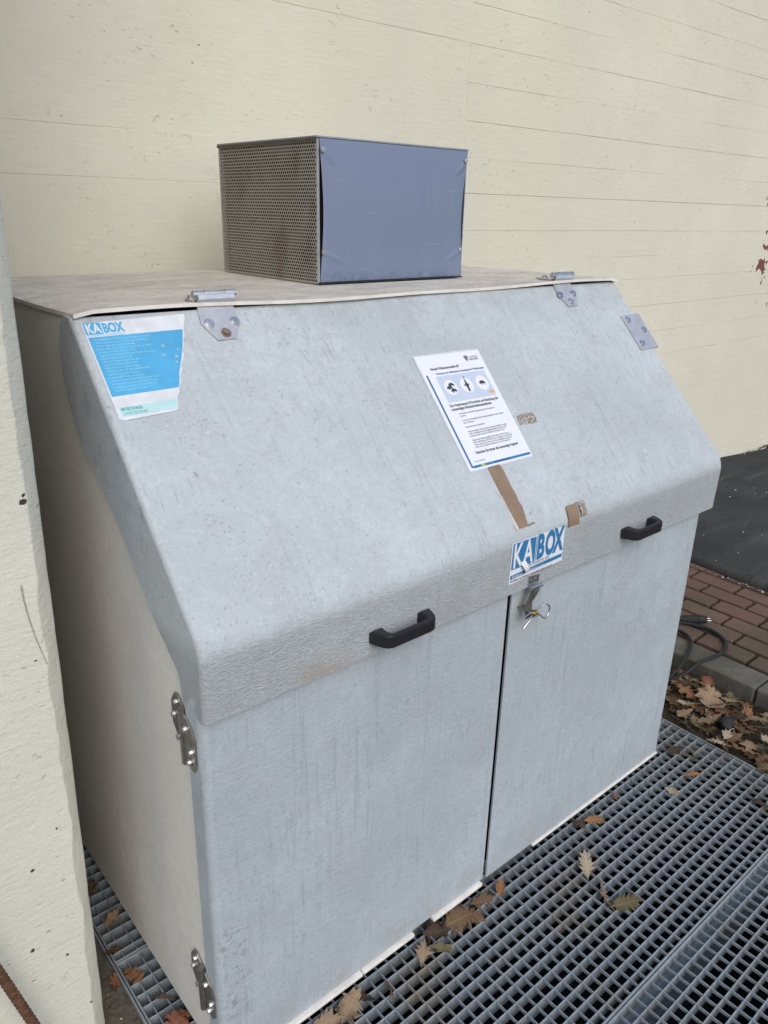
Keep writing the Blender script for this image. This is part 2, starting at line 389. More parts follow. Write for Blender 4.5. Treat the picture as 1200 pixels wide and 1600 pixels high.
def m_kerb():
    t = NT('kerb_concrete'); f = t.noise(8, 6, 0.7)
    c = t.mix(t.ramp(f, 0.35, 0.7), (0.095, 0.090, 0.074), (0.165, 0.155, 0.135))
    c = t.mix(t.ramp(t.noise(3.5, 5, 0.7, off=(2, 1, 1)), 0.42, 0.62, 0, 0.7), c, (0.085, 0.078, 0.052))
    c = t.mix(t.ramp(t.noise(120, 3), 0.6, 0.72, 0, 0.5), c, (0.27, 0.255, 0.235))
    return t.out(c, 0.85, t.bump(t.noise(140, 4, 0.7), 0.6, 0.003), 0, 0.25)
M['kerb'] = m_kerb()
def m_asphalt():
    t = NT('dark_asphalt'); f = t.noise(1.4, 6, 0.65); g = t.noise(1, 4, 0.6, vec=(2, 9, 1), off=(2, 0, 0))
    c = t.mix(t.ramp(f, 0.35, 0.7), (0.028, 0.030, 0.031), (0.052, 0.054, 0.055))
    c = t.mix(t.ramp(g, 0.5, 0.72, 0, 0.55), c, (0.085, 0.085, 0.082))
    c = t.mix(t.ramp(t.noise(75, 3, 0.6), 0.72, 0.76), c, (0.30, 0.29, 0.27))
    return t.out(c, 0.82, t.bump(t.noise(220, 3, 0.7), 0.6, 0.003), 0, 0.3)
M['asphalt'] = m_asphalt()
def m_dirt(name, a, b):
    t = NT(name); f = t.noise(18, 6, 0.7)
    c = t.mix(t.ramp(f, 0.3, 0.7), a, b)
    c = t.mix(t.ramp(t.noise(140, 3), 0.68, 0.73), c, (0.35, 0.32, 0.27))
    return t.out(c, 0.9, t.bump(t.noise(90, 5, 0.7), 0.8, 0.006), 0, 0.2)
M['dirt'] = m_dirt('damp_soil', (0.022, 0.017, 0.011), (0.060, 0.046, 0.030))
M['ground'] = m_dirt('dirty_concrete_ground', (0.075, 0.066, 0.05), (0.17, 0.155, 0.125))
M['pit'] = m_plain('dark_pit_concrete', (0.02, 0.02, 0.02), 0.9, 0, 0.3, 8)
M['rust'] = m_plain('rusty_iron', (0.13, 0.062, 0.034), 0.85, 0.1, 0.35, 90, 0.6, 0.002)
def m_leaf(name, a, b, vein):
    t = NT(name); oi = t.n('ShaderNodeObjectInfo')
    f = t.noise(22, 5, 0.7); c = t.mix(t.ramp(f, 0.3, 0.7), a, b)
    c = t.mix(t.math('MULTIPLY', oi.outputs['Random'], 0.45), c, (a[0] * 0.6, a[1] * 0.6, a[2] * 0.6))
    c = t.mix(t.ramp(t.noise(75, 3), 0.62, 0.7, 0, 0.5), c, (a[0] * 0.45, a[1] * 0.4, a[2] * 0.4))
    # side veins
    x, y, z = t.sep(); ay = t.math('ABSOLUTE', y)
    w = t.math('SINE', t.math('MULTIPLY', t.math('SUBTRACT', x, t.math('MULTIPLY', ay, 0.9)), 48.0))
    vm = t.math('MAXIMUM', t.ramp(w, 0.93, 0.99), t.ramp(ay, 0.022, 0.010))
    c = t.mix(t.math('MULTIPLY', vm, 0.5), c, vein)
    m = t.out(c, 0.62, t.bump(t.math('ADD', f, t.math('MULTIPLY', vm, 0.6)), 0.35, 0.02), 0, 0.3)
    return m
LEAF = {'orange': m_leaf('orange_brown_leaf', (0.21, 0.098, 0.042), (0.30, 0.150, 0.068), (0.42, 0.24, 0.12)),
        'tan': m_leaf('tan_leaf', (0.25, 0.165, 0.098), (0.33, 0.235, 0.15), (0.38, 0.29, 0.20)),
        'pale': m_leaf('pale_straw_leaf', (0.36, 0.29, 0.20), (0.46, 0.38, 0.28), (0.50, 0.43, 0.33)),
        'brown': m_leaf('brown_leaf', (0.115, 0.066, 0.036), (0.19, 0.115, 0.065), (0.24, 0.155, 0.09)),
        'dark': m_leaf('dark_wet_leaf', (0.042, 0.027, 0.018), (0.085, 0.055, 0.036), (0.12, 0.08, 0.05)),
        'olive': m_leaf('olive_leaf', (0.105, 0.088, 0.042), (0.17, 0.145, 0.075), (0.22, 0.19, 0.11)),
        'red': m_leaf('reddish_leaf', (0.20, 0.075, 0.042), (0.29, 0.12, 0.07), (0.33, 0.17, 0.11))}

# ================================================================== SETTING
# ------------------------------------------------------------------ ground round the grated pit
PX0, PX1, PY0, PY1 = -0.088, 1.884, -1.32, 1.30       # pit opening
def ring_ground():
    B = 60; z = -0.016
    xs = [-B, PX0, PX1, B]; ys = [-B, PY0, PY1, B]
    v = [(x, y, z) for y in ys for x in xs]; f = []
    for j in range(3):
        for i in range(3):
            if i == 1 and j == 1: continue
            a = j * 4 + i; f.append((a, a + 1, a + 5, a + 4))
    return pyd(v, f)
link_obj('ground', ring_ground(), M['ground'], label='dirty concrete ground around the grated pit', kind='structure')
bm = bmesh.new()
t_ = 0.12; zb_ = -1.1
box(PX0 - t_, PX0 - 0.002, PY0 - t_, PY1 + t_, zb_, -0.020, bm=bm); box(PX1 + 0.002, PX1 + t_, PY0 - t_, PY1 + t_, zb_, -0.020, bm=bm)
box(PX0, PX1, PY0 - t_, PY0 - 0.002, zb_, -0.020, bm=bm); box(PX0, PX1, PY1 + 0.002, PY1 + t_, zb_, -0.020, bm=bm)
box(PX0 - t_, PX1 + t_, PY0 - t_, PY1 + t_, zb_ - 0.1, zb_ - 0.002, bm=bm)
bmesh.ops.recalc_face_normals(bm, faces=bm.faces)
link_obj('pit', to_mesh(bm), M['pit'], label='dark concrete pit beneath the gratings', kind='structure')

# ------------------------------------------------------------------ kerb, pavers, asphalt on the right
KX0, KX1, KZ = 2.255, 2.386, 0.058
kerb = empty('kerb', (0, 0, 0), label='grey concrete kerb between leaf litter and red pavers', kind='structure')
yk = -2.38
for i in range(5):
    bm = box(KX0, KX1, yk + 0.0025, yk + 0.9975 * 0.78, -0.2, KZ, 0.010, 3)
    link_obj('kerb_stone', to_mesh(bm, smooth=40), M['kerb'], kerb); yk += 0.78
link_obj('paver_bedding', to_mesh(box(KX1 + 0.001, 9.0, -7.0, 1.49, -0.2, 0.040)), M['dirt'], kind='structure', label='dark sand bedding in the joints between the pavers')
pav = empty('pavement', (0, 0, 0), label='red clinker pavers laid in running bond beside the kerb', kind='structure')
PW, PL = 0.1137, 0.2265
rng = random.Random(5)
pm = []
for k in range(6):
    b_ = box(-0.0485, 0.0485, -0.1055, 0.1055, -0.05, 0.0, 0.005, 2)
    for v in b_.verts:
        v.co += Vector((rng.uniform(-.0012, .0012), rng.uniform(-.0012, .0012), rng.uniform(-.0007, .0007)))
    m_ = to_mesh(b_, smooth=50); m_.materials.append(M['brick']); pm.append(m_)
for c_ in range(7):
    x_ = 2.396 + PW * (c_ + 0.5)
    ph = 0.297 if c_ % 2 == 0 else 0.184
    for j in range(-10, 6):
        y_ = ph + PL * (j + 0.5)
        if y_ + PL / 2 > 1.47: continue
        o = link_obj('paver', pm[rng.randrange(6)], None, pav)
        o.location = (x_, y_, 0.0595 + rng.uniform(-0.002, 0.002)); o.rotation_euler = (rng.uniform(-.008, .008), rng.uniform(-.012, .012), rng.uniform(-.006, .006))
# asphalt: thick sheet with a ragged edge lapping the pavers, falling away to the right
def asph_z(x, y): return 0.101 - 0.088 * max(0, x - 4.946) if x > 4.946 else 0.101 - 0.012 * (4.946 - x) / 1.8
na = 60
va, fa = [], []
for j in range(na + 1):
    y = -6 + 7.495 * (j / na) ** 0.55
    e = 3.115 + 0.03 * (y - 0.3) + rng.uniform(-0.006, 0.006)
    xs = [e - 0.004, e, e + 0.012, e + 0.3, e + 0.9, 4.946, 5.6, 8, 14]
    for k, x_ in enumerate(xs):
        z_ = asph_z(min(x_, 6.2), y)
        va.append((x_, y, 0.062 if k == 0 else (z_ - 0.010 if k == 1 else z_)))
for j in range(na):
    for k in range(8):
        a = j * 9 + k; fa.append((a, a + 1, a + 10, a + 9))
link_obj('asphalt', pyd(va, fa, 40), M['asphalt'], label='dark asphalt surface running up to the cream wall', kind='structure')

# ------------------------------------------------------------------ back wall: board-marked painted concrete
YW = 1.5
wall = empty('concrete_wall', (2, YW, 0), label='tall cream painted concrete wall with board marks behind the box', cat='wall')
def child(name, mesh, mat, parent, **k):
    """mesh given in world coordinates, parented to an empty that may stand elsewhere"""
    o = link_obj(name, mesh, mat, parent, **k); o.matrix_parent_inverse = Matrix.Translation(-parent.location); return o
rng = random.Random(11)
child('wall_core', to_mesh(box(-4, 14, YW + 0.0030, YW + 0.35, -0.5, 5.0)), M['wall'], wall)
def band(x0, x1, z0, z1, off, wob, nseg=26, tilt=0.0):
    """one board's imprint: a long strip with softly uneven arrises"""
    bm = bmesh.new(); prev = None; yb = YW + 0.016
    ph = rng.uniform(0, 6); am = wob
    for i in range(nseg + 1):
        x = x0 + (x1 - x0) * i / nseg
        ea = am * (math.sin(i * 0.23 + ph) * 0.5 + math.sin(i * 0.61 + ph * 3) * 0.4 + rng.uniform(-1, 1) * 0.25); eb = am * (math.sin(i * 0.19 + ph * 2) * 0.5 + math.sin(i * 0.53 + ph) * 0.4 + rng.uniform(-1, 1) * 0.25)
        f = YW + off
        pr = [(yb, z0 + ea), (f + 0.0012, z0 + ea), (f, z0 + ea + 0.0012), (f + tilt, z1 - eb - 0.0012), (f + tilt + 0.0012, z1 - eb), (yb, z1 - eb)]
        cur = [bm.verts.new((x, yy, zz)) for yy, zz in pr]
        if prev:
            for k in range(5): bm.faces.new((prev[k], cur[k], cur[k + 1], prev[k + 1]))
        else: bm.faces.new(cur[::-1])
        prev = cur
    bm.faces.new(prev); bmesh.ops.recalc_face_normals(bm, faces=bm.faces)
    return to_mesh(bm)
zs = [0.0, 0.16, 0.345, 0.48, 0.56, 0.70, 0.83, 0.955, 1.10, 1.255, 1.407, 1.53, 1.661, 1.812, 1.952, 2.09, 2.23, 2.37, 2.51, 2.65, 2.79, 2.94, 3.10, 3.4, 3.8, 4.4, 5.0]
STRONG = (1.255, 1.407, 1.812); FAINT = (0.345, 0.56, 0.70, 0.955, 1.10, 1.661, 1.952, 2.09, 2.37, 2.51, 2.79)
gap = lambda z: 0.0010 if z in STRONG else (0.00025 if z in FAINT else -0.0001)
for i, (a, b) in enumerate(zip(zs, zs[1:])):
    child('board_imprint', band(2.0752, 14, a + gap(a), b - gap(b), rng.uniform(-0.0005, 0.0004), 0.0009, 150, rng.uniform(-.0004, .0004)), M['wall'], wall)
zl = [0.0, 0.955, 1.407, 1.812, 1.952, 2.37, 3.10, 4.0, 5.0]
for i, (a, b) in enumerate(zip(zl, zl[1:])):
    child('board_imprint', band(-4, 2.0757, a - 0.0001, b + 0.0001, (-1) ** i * 0.00025 + rng.uniform(-.0001, .0001), 0.0006, 110, 0.0), M['wall'], wall)
M['gap_shade'] = m_plain('gap_shade_concrete', (0.24, 0.22, 0.18), 0.9, 0, 0.25, 9, 0.4, 0.004)  # dark tone added on the unseen pillar face to deepen shade in the gap
# rough paint ridge where the two formwork panels meet
bm = bmesh.new(); q_ = random.Random(77); pv = None
for i in range(260):
    z = 1.2 + 2.6 * i / 259; w = 0.0022 + q_.uniform(-.0012, .0022); cx_ = 2.0755 + q_.uniform(-.0012, .0012); h_ = q_.uniform(0.0004, 0.0022)
    cur = [bm.verts.new((cx_ - w, YW + 0.0012, z)), bm.verts.new((cx_ - w * .3, YW - 0.0006 - h_, z)), bm.verts.new((cx_ + w * .4, YW - 0.0004 - h_ * .7, z)), bm.verts.new((cx_ + w, YW + 0.0012, z))]
    if pv:
        for k in range(3): bm.faces.new((pv[k], cur[k], cur[k + 1], pv[k + 1]))
    pv = cur
bmesh.ops.recalc_face_normals(bm, faces=bm.faces)
if sum(f.normal.y for f in bm.faces) > 0: bmesh.ops.reverse_faces(bm, faces=bm.faces)
child('joint_ridge', to_mesh(bm), M['wall'], wall)
# ------------------------------------------------------------------ pillar (stub wall) on the left
def pillar_mesh():
    # plan outline with a broken chamfered corner, many levels so that the arris wanders
    levels = [0.0] + [0.02 + 0.025 * i for i in range(90)] + [2.6, 4.0]
    levels = [-0.3] + levels
    V, F = [], []; r_ = random.Random(3); w1 = w2 = 0.0
    for z in levels:
        w1 = w1 * 0.6 + r_.uniform(-0.0009, 0.0009); w2 = w2 * 0.7 + r_.uniform(-0.0026, 0.0026)
        cx = -0.162 + 0.0215 * min(z, 2.0)
        V += [(-2.5, 0.268, z), (-1.2, 0.267, z), (-0.6, 0.268 + w1 * .3, z), (cx - 0.030 + w2, 0.268, z), (cx - 0.026 + w2, 0.2695, z), (cx - 0.005 + w1, 0.289, z), (cx + w1 * .6, 0.298 + w2 * .5, z), (cx, 0.40, z), (cx, 1.499, z), (-2.5, 1.499, z)]
    n = 10
    for l in range(len(levels) - 1):
        for k in range(n):
            j = (k + 1) % n; F.append((l * n + k, l * n + j, (l + 1) * n + j, (l + 1) * n + k))
    F.append(tuple(range((len(levels) - 1) * n, len(levels) * n)))
    me = pyd(V, F, 25); me.materials.append(M['pillar']); me.materials.append(M['gap_shade'])
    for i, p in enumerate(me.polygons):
        if i % n in (6, 7) and i < len(F) - 1: p.material_index = 1  # hidden face towards the box, darkened to cut bounce light
    return me
pil = empty('concrete_pillar', (-0.6, 0.5, 0), label='cream painted concrete pillar with chipped edge at the far left', cat='pillar')
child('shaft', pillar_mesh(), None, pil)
# tie hole, pencil stroke and pits
def blob(c, r, n=9, seed=0, ax='y', d=0.0012):
    q = random.Random(seed); pts = []
    for i in range(n):
        a = 2 * math.pi * i / n; rr = r * q.uniform(0.55, 1.25); pts.append((c[0] + rr * math.cos(a), c[1], c[2] + rr * math.sin(a)))
    bm = bmesh.new(); bm.faces.new([bm.verts.new(p) for p in pts[::-1]]); return bm
t = NT('chipped_paint_hole'); M['hole'] = t.out((0.045, 0.04, 0.033), 0.9)
for i, (px_, pz_, r_) in enumerate([(-0.168, 1.283, 0.0062), (-0.165, 1.294, 0.0035), (-0.188, 0.99, 0.0022), (-0.20, 0.62, 0.0026), (-0.28, 0.36, 0.005), (-0.22, 0.30, 0.003), (-0.255, 0.55, 0.004), (-0.19, 0.135, 0.0034), (-0.31, 0.60, 0.003)]):
    child('chip', to_mesh(blob((px_, 0.2672, pz_), r_, 10, i)), M['hole'], pil)
t = NT('pencil_graphite')
M['pencil'] = t.out(t.mix(t.ramp(t.noise(500, 2), 0.4, 0.6), (0.20, 0.19, 0.19), (0.5, 0.48, 0.42)), 0.8)
pts = [(-0.191, 1.139), (-0.1905, 1.11), (-0.187, 1.07), (-0.181, 1.03), (-0.175, 1.0), (-0.170, 0.975)]
bm = bmesh.new(); pv = None
for i, (a, b) in enumerate(pts):
    w = 0.0016 * (1 - 0.5 * i / 5); cur = (bm.verts.new((a - w, 0.2667, b)), bm.verts.new((a + w, 0.2667, b)))
    if pv: bm.faces.new((pv[0], cur[0], cur[1], pv[1]))
    pv = cur
child('pencil_mark', to_mesh(bm), M['pencil'], pil)

# ------------------------------------------------------------------ rusty ribbed bar leaning at the far left
def rebar():
    bm = bmesh.new(); p0, p1 = Vector((-0.258, 0.218, -0.014)), Vector((-0.56, 0.235, 1.35)); r = 0.0088
    d = (p1 - p0).normalized(); a = d.orthogonal().normalized(); b = d.cross(a)
    L_ = (p1 - p0).length; n = int(L_ / 0.004); rings = []
    for i in range(n + 1):
        s = L_ * i / n; k = i % 3 == 0
        ring = []
        for q in range(10):
            th = 2 * math.pi * q / 10
            rr = r + (0.0014 if (k and abs(math.sin(th)) > 0.3) else 0) + (0.0012 if q in (0, 5) else 0)
            ring.append(bm.verts.new(p0 + d * (s + 0.004 * math.sin(th)) + (a * math.cos(th) + b * math.sin(th)) * rr))
        rings.append(ring)
    for A, B in zip(rings, rings[1:]):
        for q in range(10): bm.faces.new((A[q], A[(q + 1) % 10], B[(q + 1) % 10], B[q]))
    bm.faces.new(rings[0][::-1]); bm.faces.new(rings[-1])
    return to_mesh(bm, smooth=30)
link_obj('steel_bar', rebar(), M['rust'], label='rusty ribbed steel bar leaning by the pillar in the bottom left corner', cat='bar')

# ------------------------------------------------------------------ gratings
GX0, GX1 = -0.083, 1.880
def beam_mesh(L_, h, th, along, bev=0.0008):
    if along == 'x': return to_mesh(box(-L_ / 2, L_ / 2, -th / 2, th / 2, -h, 0, bev, 1))
    return to_mesh(box(-th / 2, th / 2, -L_ / 2, L_ / 2, -h, 0, bev, 1))
XB = [0.4389 - 0.0331 * 15 + 0.0331 * k for k in range(0, 60)]
XB = [x for x in XB if GX0 + 0.012 < x < GX1 - 0.012]
def grating(y0, y1, bars, label):
    g = empty('grating', ((GX0 + GX1) / 2, (y0 + y1) / 2, 0), label=label, cat='grating', group='steel gratings over the pit')
    cx, cy = g.location.x, g.location.y
    H = 0.040
    me = beam_mesh(GX1 - GX0 - 0.010, H, 0.0030, 'x'); me.materials.append(M['galv'])
    for b in bars:
        if y0 + 0.012 < b < y1 - 0.012:
            o = link_obj('bearing_bar', me, None, g); o.location = (0, b - cy, -0.0004)
    me = beam_mesh(y1 - y0 - 0.012, 0.011, 0.0022, 'y', 0.0006); me.materials.append(M['galv'])
    for x in XB:
        o = link_obj('cross_bar', me, None, g); o.location = (x - cx, 0, 0.0)
    ex = beam_mesh(GX1 - GX0, H + 0.002, 0.0055, 'x', 0.001); ex.materials.append(M['galv'])
    ey = beam_mesh(y1 - y0 - 0.0112, H + 0.002, 0.0040, 'y', 0.001); ey.materials.append(M['galv'])
    for yy in (y0 + 0.0030, y1 - 0.0030):
        o = link_obj('edge_bar', ex, None, g); o.location = (0, yy - cy, 0.0006)
    for xx in (GX0 + 0.002, GX1 - 0.002):
        o = link_obj('edge_bar', ey, None, g); o.location = (xx - cx, 0, 0.0004)
    return g
grating(-0.4255, 0.432, [-0.397 + 0.0341 * k for k in range(0, 26)], 'galvanised grating lying under the front half of the grey box')
grating(-1.285, -0.4275, [-0.466 - 0.0345 * k for k in range(0, 26)], 'galvanised grating nearest the viewer, in front of the long seam')
grating(0.434, 1.29, [0.462 + 0.0341 * k for k in range(0, 26)], 'galvanised grating under the rear of the box, seen in the gap by the pillar')
for yb, lab in ((-0.4265, 'steel support beam under the grating seam in front of the box'), (0.433, 'steel support beam under the rear grating seam')):
    bm = bmesh.new(); x0, x1 = PX0 + 0.004, PX1 - 0.004
    box(x0, x1, yb - 0.030, yb + 0.012, -0.051, -0.0435, 0.001, 1, bm); box(x0, x1, yb - 0.003, yb + 0.003, -0.13, -0.0513, 0, 1, bm); box(x0, x1, yb - 0.032, yb + 0.032, -0.138, -0.1303, 0, 1, bm)
    bmesh.ops.recalc_face_normals(bm, faces=bm.faces)
    link_obj('support_beam', to_mesh(bm), M['galv'], label=lab, cat='beam')
for xa, xb, lab in ((PX0 - 0.0015, PX0 + 0.03, 'steel angle carrying the gratings along the pillar side'), (PX1 - 0.03, PX1 + 0.0015, 'steel angle carrying the gratings along the leaf litter side')):
    bm = bmesh.new(); box(xa, xb, PY0, PY1, -0.052, -0.0440, 0, 1, bm)
    if xa < 0: box(xa, xa + 0.004, PY0, PY1, -0.0438, -0.004, 0, 1, bm)
    else: box(xb - 0.004, xb, PY0, PY1, -0.0438, -0.004, 0, 1, bm)
    bmesh.ops.recalc_face_normals(bm, faces=bm.faces)
    link_obj('support_angle', to_mesh(bm), M['galv'], label=lab, cat='steel angle')

# ================================================================== THE BOX
cab = empty('storage_box', (0.85, 0.6, 0.02), label='big grey fibreglass storage box with sloping lid and two front doors', cat='storage box')
XS0 = lambda z: -0.010 + 0.013 * z          # left side leans in slightly towards the top
W1 = 1.690
def side_panel(sgn):
    poly = [(0.074, 0.030), (0.074, 0.94), (0.085, 1.03), (0.455, 1.5485), (1.195, 1.5485), (1.195, 0.030)]
    bm = bmesh.new(); th = 0.007
    def X(z): return XS0(z) if sgn < 0 else 1.668 + 0.010 * (z / 1.55)
    A = [bm.verts.new((X(z), y, z)) for y, z in poly]; B = [bm.verts.new((X(z) - sgn * th, y, z)) for y, z in poly]
    bm.faces.new(A); bm.faces.new(B[::-1])
    for i in range(len(poly)):
        j = (i + 1) % len(poly); bm.faces.new((A[i], B[i], B[j], A[j]))
    bmesh.ops.recalc_face_normals(bm, faces=bm.faces)
    bmesh.ops.bevel(bm, geom=list(bm.edges), offset=0.0025, segments=2, affect='EDGES')
    return to_mesh(bm, smooth=40)
child('side_panel', side_panel(-1), M['side'], cab); child('side_panel', side_panel(1), M['side'], cab)
child('back_panel', to_mesh(box(0.01, 1.664, 1.182, 1.190, 0.03, 1.545)), M['side'], cab)
child('base_panel', to_mesh(box(0.0, 1.660, 0.064, 1.18, 0.032, 0.05)), M['inside'], cab)
# short skids that carry the box on the grating
for x0 in (0.10, 0.80, 1.48):
    child('skid', to_mesh(box(x0, x0 + 0.08, 0.09, 1.15, 0.0012, 0.031, 0.003, 1)), M['inside'], cab)
# inner frame behind the doors
bm = bmesh.new(); box(0.02, 1.65, 0.088, 0.103, 0.90, 0.96, bm=bm); box(0.765, 0.825, 0.088, 0.103, 0.05, 0.898, bm=bm); bmesh.ops.recalc_face_normals(bm, faces=bm.faces)
child('door_frame', to_mesh(bm), M['inside'], cab)
# top plate: slightly warped sheet with a pale cut front edge
def top_plate():
    r_ = random.Random(8); nx, ny = 46, 14
    ph = [r_.uniform(0, 6) for _ in range(6)]
    def wav(u): return 0.0030 * math.sin(u * 7 + ph[0]) + 0.0018 * math.sin(u * 17 + ph[1])
    def f(u, v):
        x = 0.006 + (1.688 - 0.006) * u; y = 0.428 + (1.203 - 0.428) * v
        z = 1.5565 + wav(u) * max(0, 1 - v * 5)
        e = min(u, 1 - u) * 1.68
        if e < 0.012: z -= 0.006 * (1 - e / 0.012) ** 2
        y += 0.003 * math.sin(u * 11 + ph[2]) * max(0, 1 - v * 6)
        return (x, y, z)
    V, F = grid_surface(nx, ny, f); n = len(V)
    V2 = [(a, b, c - 0.0075) for a, b, c in V]
    F2 = [q[::-1] for q in [tuple(i + n for i in q) for q in F]]
    S = []
    bnd = [i for i in range(nx + 1)] + [j * (nx + 1) + nx for j in range(1, ny + 1)] + [ny * (nx + 1) + i for i in range(nx - 1, -1, -1)] + [j * (nx + 1) for j in range(ny - 1, 0, -1)]
    for a, b in zip(bnd, bnd[1:] + bnd[:1]): S.append((a, a + n, b + n, b))
    me = pyd(V + V2, F + F2 + S, 40)
    me.materials.append(M['top']); me.materials.append(M['edge'])
    for k, p in enumerate(me.polygons):
        if k >= len(F) + len(F2): p.material_index = 1
    return me
child('top_plate', top_plate(), None, cab)
# lid: slope + lip + side flaps as one moulded shell
HL, HR, BL, BR = (0.002, 0.4365, 1.5455), (1.687, 0.4365, 1.5455), (-0.006, 0.0, 1.066), (1.711, 0.0, 1.068)
def lid_mesh():
    bm = bmesh.new(); q = lambda p: bm.verts.new(p)
    hl, hr, bl, br = q(HL), q(HR), q(BL), q(BR)
    ll, lr = q((-0.007, 0.0, 0.9215)), q((1.703, 0.0, 0.9215))
    # flap outlines (back edge)
    def flap(sx, xs):
        return [q((xs[0], 0.076, 0.924)), q((xs[0], 0.088, 0.985)), q((xs[0], 0.18, 1.062)), q((xs[1], 0.29, 1.182)), q((xs[1], 0.425, 1.300)), q((xs[2], 0.497, 1.375)), q((xs[2], 0.514, 1.435)), q((xs[2], 0.512, 1.49)), q((xs[2], 0.492, 1.530)), q((xs[2], 0.470, 1.5455))]
    fl = flap(-1, (-0.0075, -0.004, 0.0015)); fr = flap(1, (1.704, 1.704, 1.6885))
    f1 = bm.faces.new((hl, bl, br, hr)); f2 = bm.faces.new((bl, ll, lr, br))
    f3 = bm.faces.new([bl, hl] + fl[::-1] + [ll]); f4 = bm.faces.new([hr, br, lr] + fr)
    bmesh.ops.recalc_face_normals(bm, faces=bm.faces)
    if f1.normal.y > 0: bmesh.ops.reverse_faces(bm, faces=bm.faces)
    be = [e for e in bm.edges if len(e.link_faces) == 2 and abs(e.verts[0].co.x - e.verts[1].co.x) > 1]
    bmesh.ops.bevel(bm, geom=be, offset=0.027, segments=7, affect='EDGES', profile=0.5, clamp_overlap=True)
    bm.normal_update()
    es = [e for e in bm.edges if len(e.link_faces) == 2 and abs(e.verts[0].co.x - e.verts[1].co.x) < 0.5 and e.calc_face_angle(0) > 1.0]
    bmesh.ops.bevel(bm, geom=es, offset=0.012, segments=5, affect='EDGES', profile=0.5, clamp_overlap=True)
    bmesh.ops.triangulate(bm, faces=[f for f in bm.faces if len(f.verts) > 4])
    bm.normal_update()
    # thickness
    ret = bmesh.ops.solidify(bm, geom=list(bm.faces), thickness=0.005)
    bmesh.ops.recalc_face_normals(bm, faces=bm.faces)
    return to_mesh(bm, smooth=32)
lid = child('lid', lid_mesh(), M['lid'], cab)
# doors
def door_mesh(x0, x1, ret, z0=0.040, z1=0.955):
    """moulded sheet: front, rounded outer corner and side return (ret -1 left / +1 right)"""
    Y0, Y1, rad, th = 0.016, 0.071, 0.017, 0.005
    def profile(z):
        xo = (-0.013 + 0.006 * z) if ret < 0 else x1; sg = -1 if ret < 0 else 1
        xi = x1 if ret < 0 else x0
        out = [(xi, Y0 + 0.006), (xi, Y0 + 0.0015), (xi + sg * 0.0015, Y0)]
        nf = 10
        out += [(xi + (xo - sg * rad - xi) * k / nf, Y0) for k in range(1, nf)]
        out += [(xo - sg * rad + sg * rad * math.sin(a), Y0 + rad - rad * math.cos(a)) for a in [math.pi / 2 * k / 8 for k in range(9)]]
        out += [(xo, Y0 + 0.035), (xo, Y1)]
        inn = [(xo - sg * th, Y1), (xo - sg * th, Y0 + rad), (xo - sg * rad, Y0 + th), (xi + sg * 0.0005, Y0 + th + 0.0015)]
        return out + inn
    V, F = [], []; n = len(profile(0)); nz = 12
    for l in range(nz + 1):
        z = z0 + (z1 - z0) * l / nz
        V += [(x, y, z) for x, y in profile(z)]
    for l in range(nz):
        for k in range(n): q = (k + 1) % n; F.append((l * n + k, l * n + q, (l + 1) * n + q, (l + 1) * n + k))
    F.append(tuple(range(n))); F.append(tuple(range(nz * n, nz * n + n)))
    bm = bmesh.new(); bm.from_mesh(pyd(V, F)); bmesh.ops.recalc_face_normals(bm, faces=bm.faces)
    return to_mesh(bm, smooth=32)
child('door', door_mesh(-0.012, 0.7830, -1), M['door'], cab, label='left front door, wider streaked panel')
child('door', door_mesh(0.7975, 1.661, 1, 0.034), M['door'], cab, label='right front door beyond the dark gap')
# pale base lip under the doors, chipped
def base_lip(x0, x1, y0=0.002, z0=0.026, z1=0.0375):
    bm = box(x0, x1, y0, 0.050, z0, z1, 0.003, 2); return to_mesh(bm, smooth=40)
for a, b, y0, z0, z1 in ((-0.008, 0.3535, 0.004, 0.028, 0.0388), (0.3555, 0.522, 0.005, 0.0285, 0.0386), (0.588, 0.772, 0.005, 0.028, 0.0388), (0.99, 1.652, 0.010, 0.0245, 0.0325)):
    child('base_lip', base_lip(a, b, y0, z0, z1), M['edge'], cab)

# lid frame for stickers
e_ = (Vector((0, 0.4365, 1.5528)) - Vector((0, 0, 1.066))).normalized()
LN = Vector((0, -e_.z, e_.y))                      # outward normal of the slope
LU, LV, LO = Vector((1, 0, 0)), e_, Vector((0, 0, 1.066)) - LN * 0.0004
# true slope plane from the lid corners
_e = (Vector(HL) - Vector(BL)); LV = Vector((0, _e.y, _e.z)).normalized(); LN = Vector((0, -LV.z, LV.y)); LO = Vector((0, 0.0, 1.0668))
LF = (LO, LU, LV, LN)
def on_lid(poly, h=0.0006, t=0.0004): return to_mesh(prism(poly, LO + LN * h, LU, LV, LN, t))
def rect(u0, v0, u1, v1): return [(u0, v0), (u1, v0), (u1, v1), (u0, v1)]
LO2 = Vector((0, -0.0006, 0)); FU, FV, FN = Vector((1, 0, 0)), Vector((0, 0, 1)), Vector((0, -1, 0))
LIP = (LO2, FU, FV, FN)
def on_lip(poly, h=0.0006, t=0.0004): return to_mesh(prism(poly, LO2 + FN * h, FU, FV, FN, t))

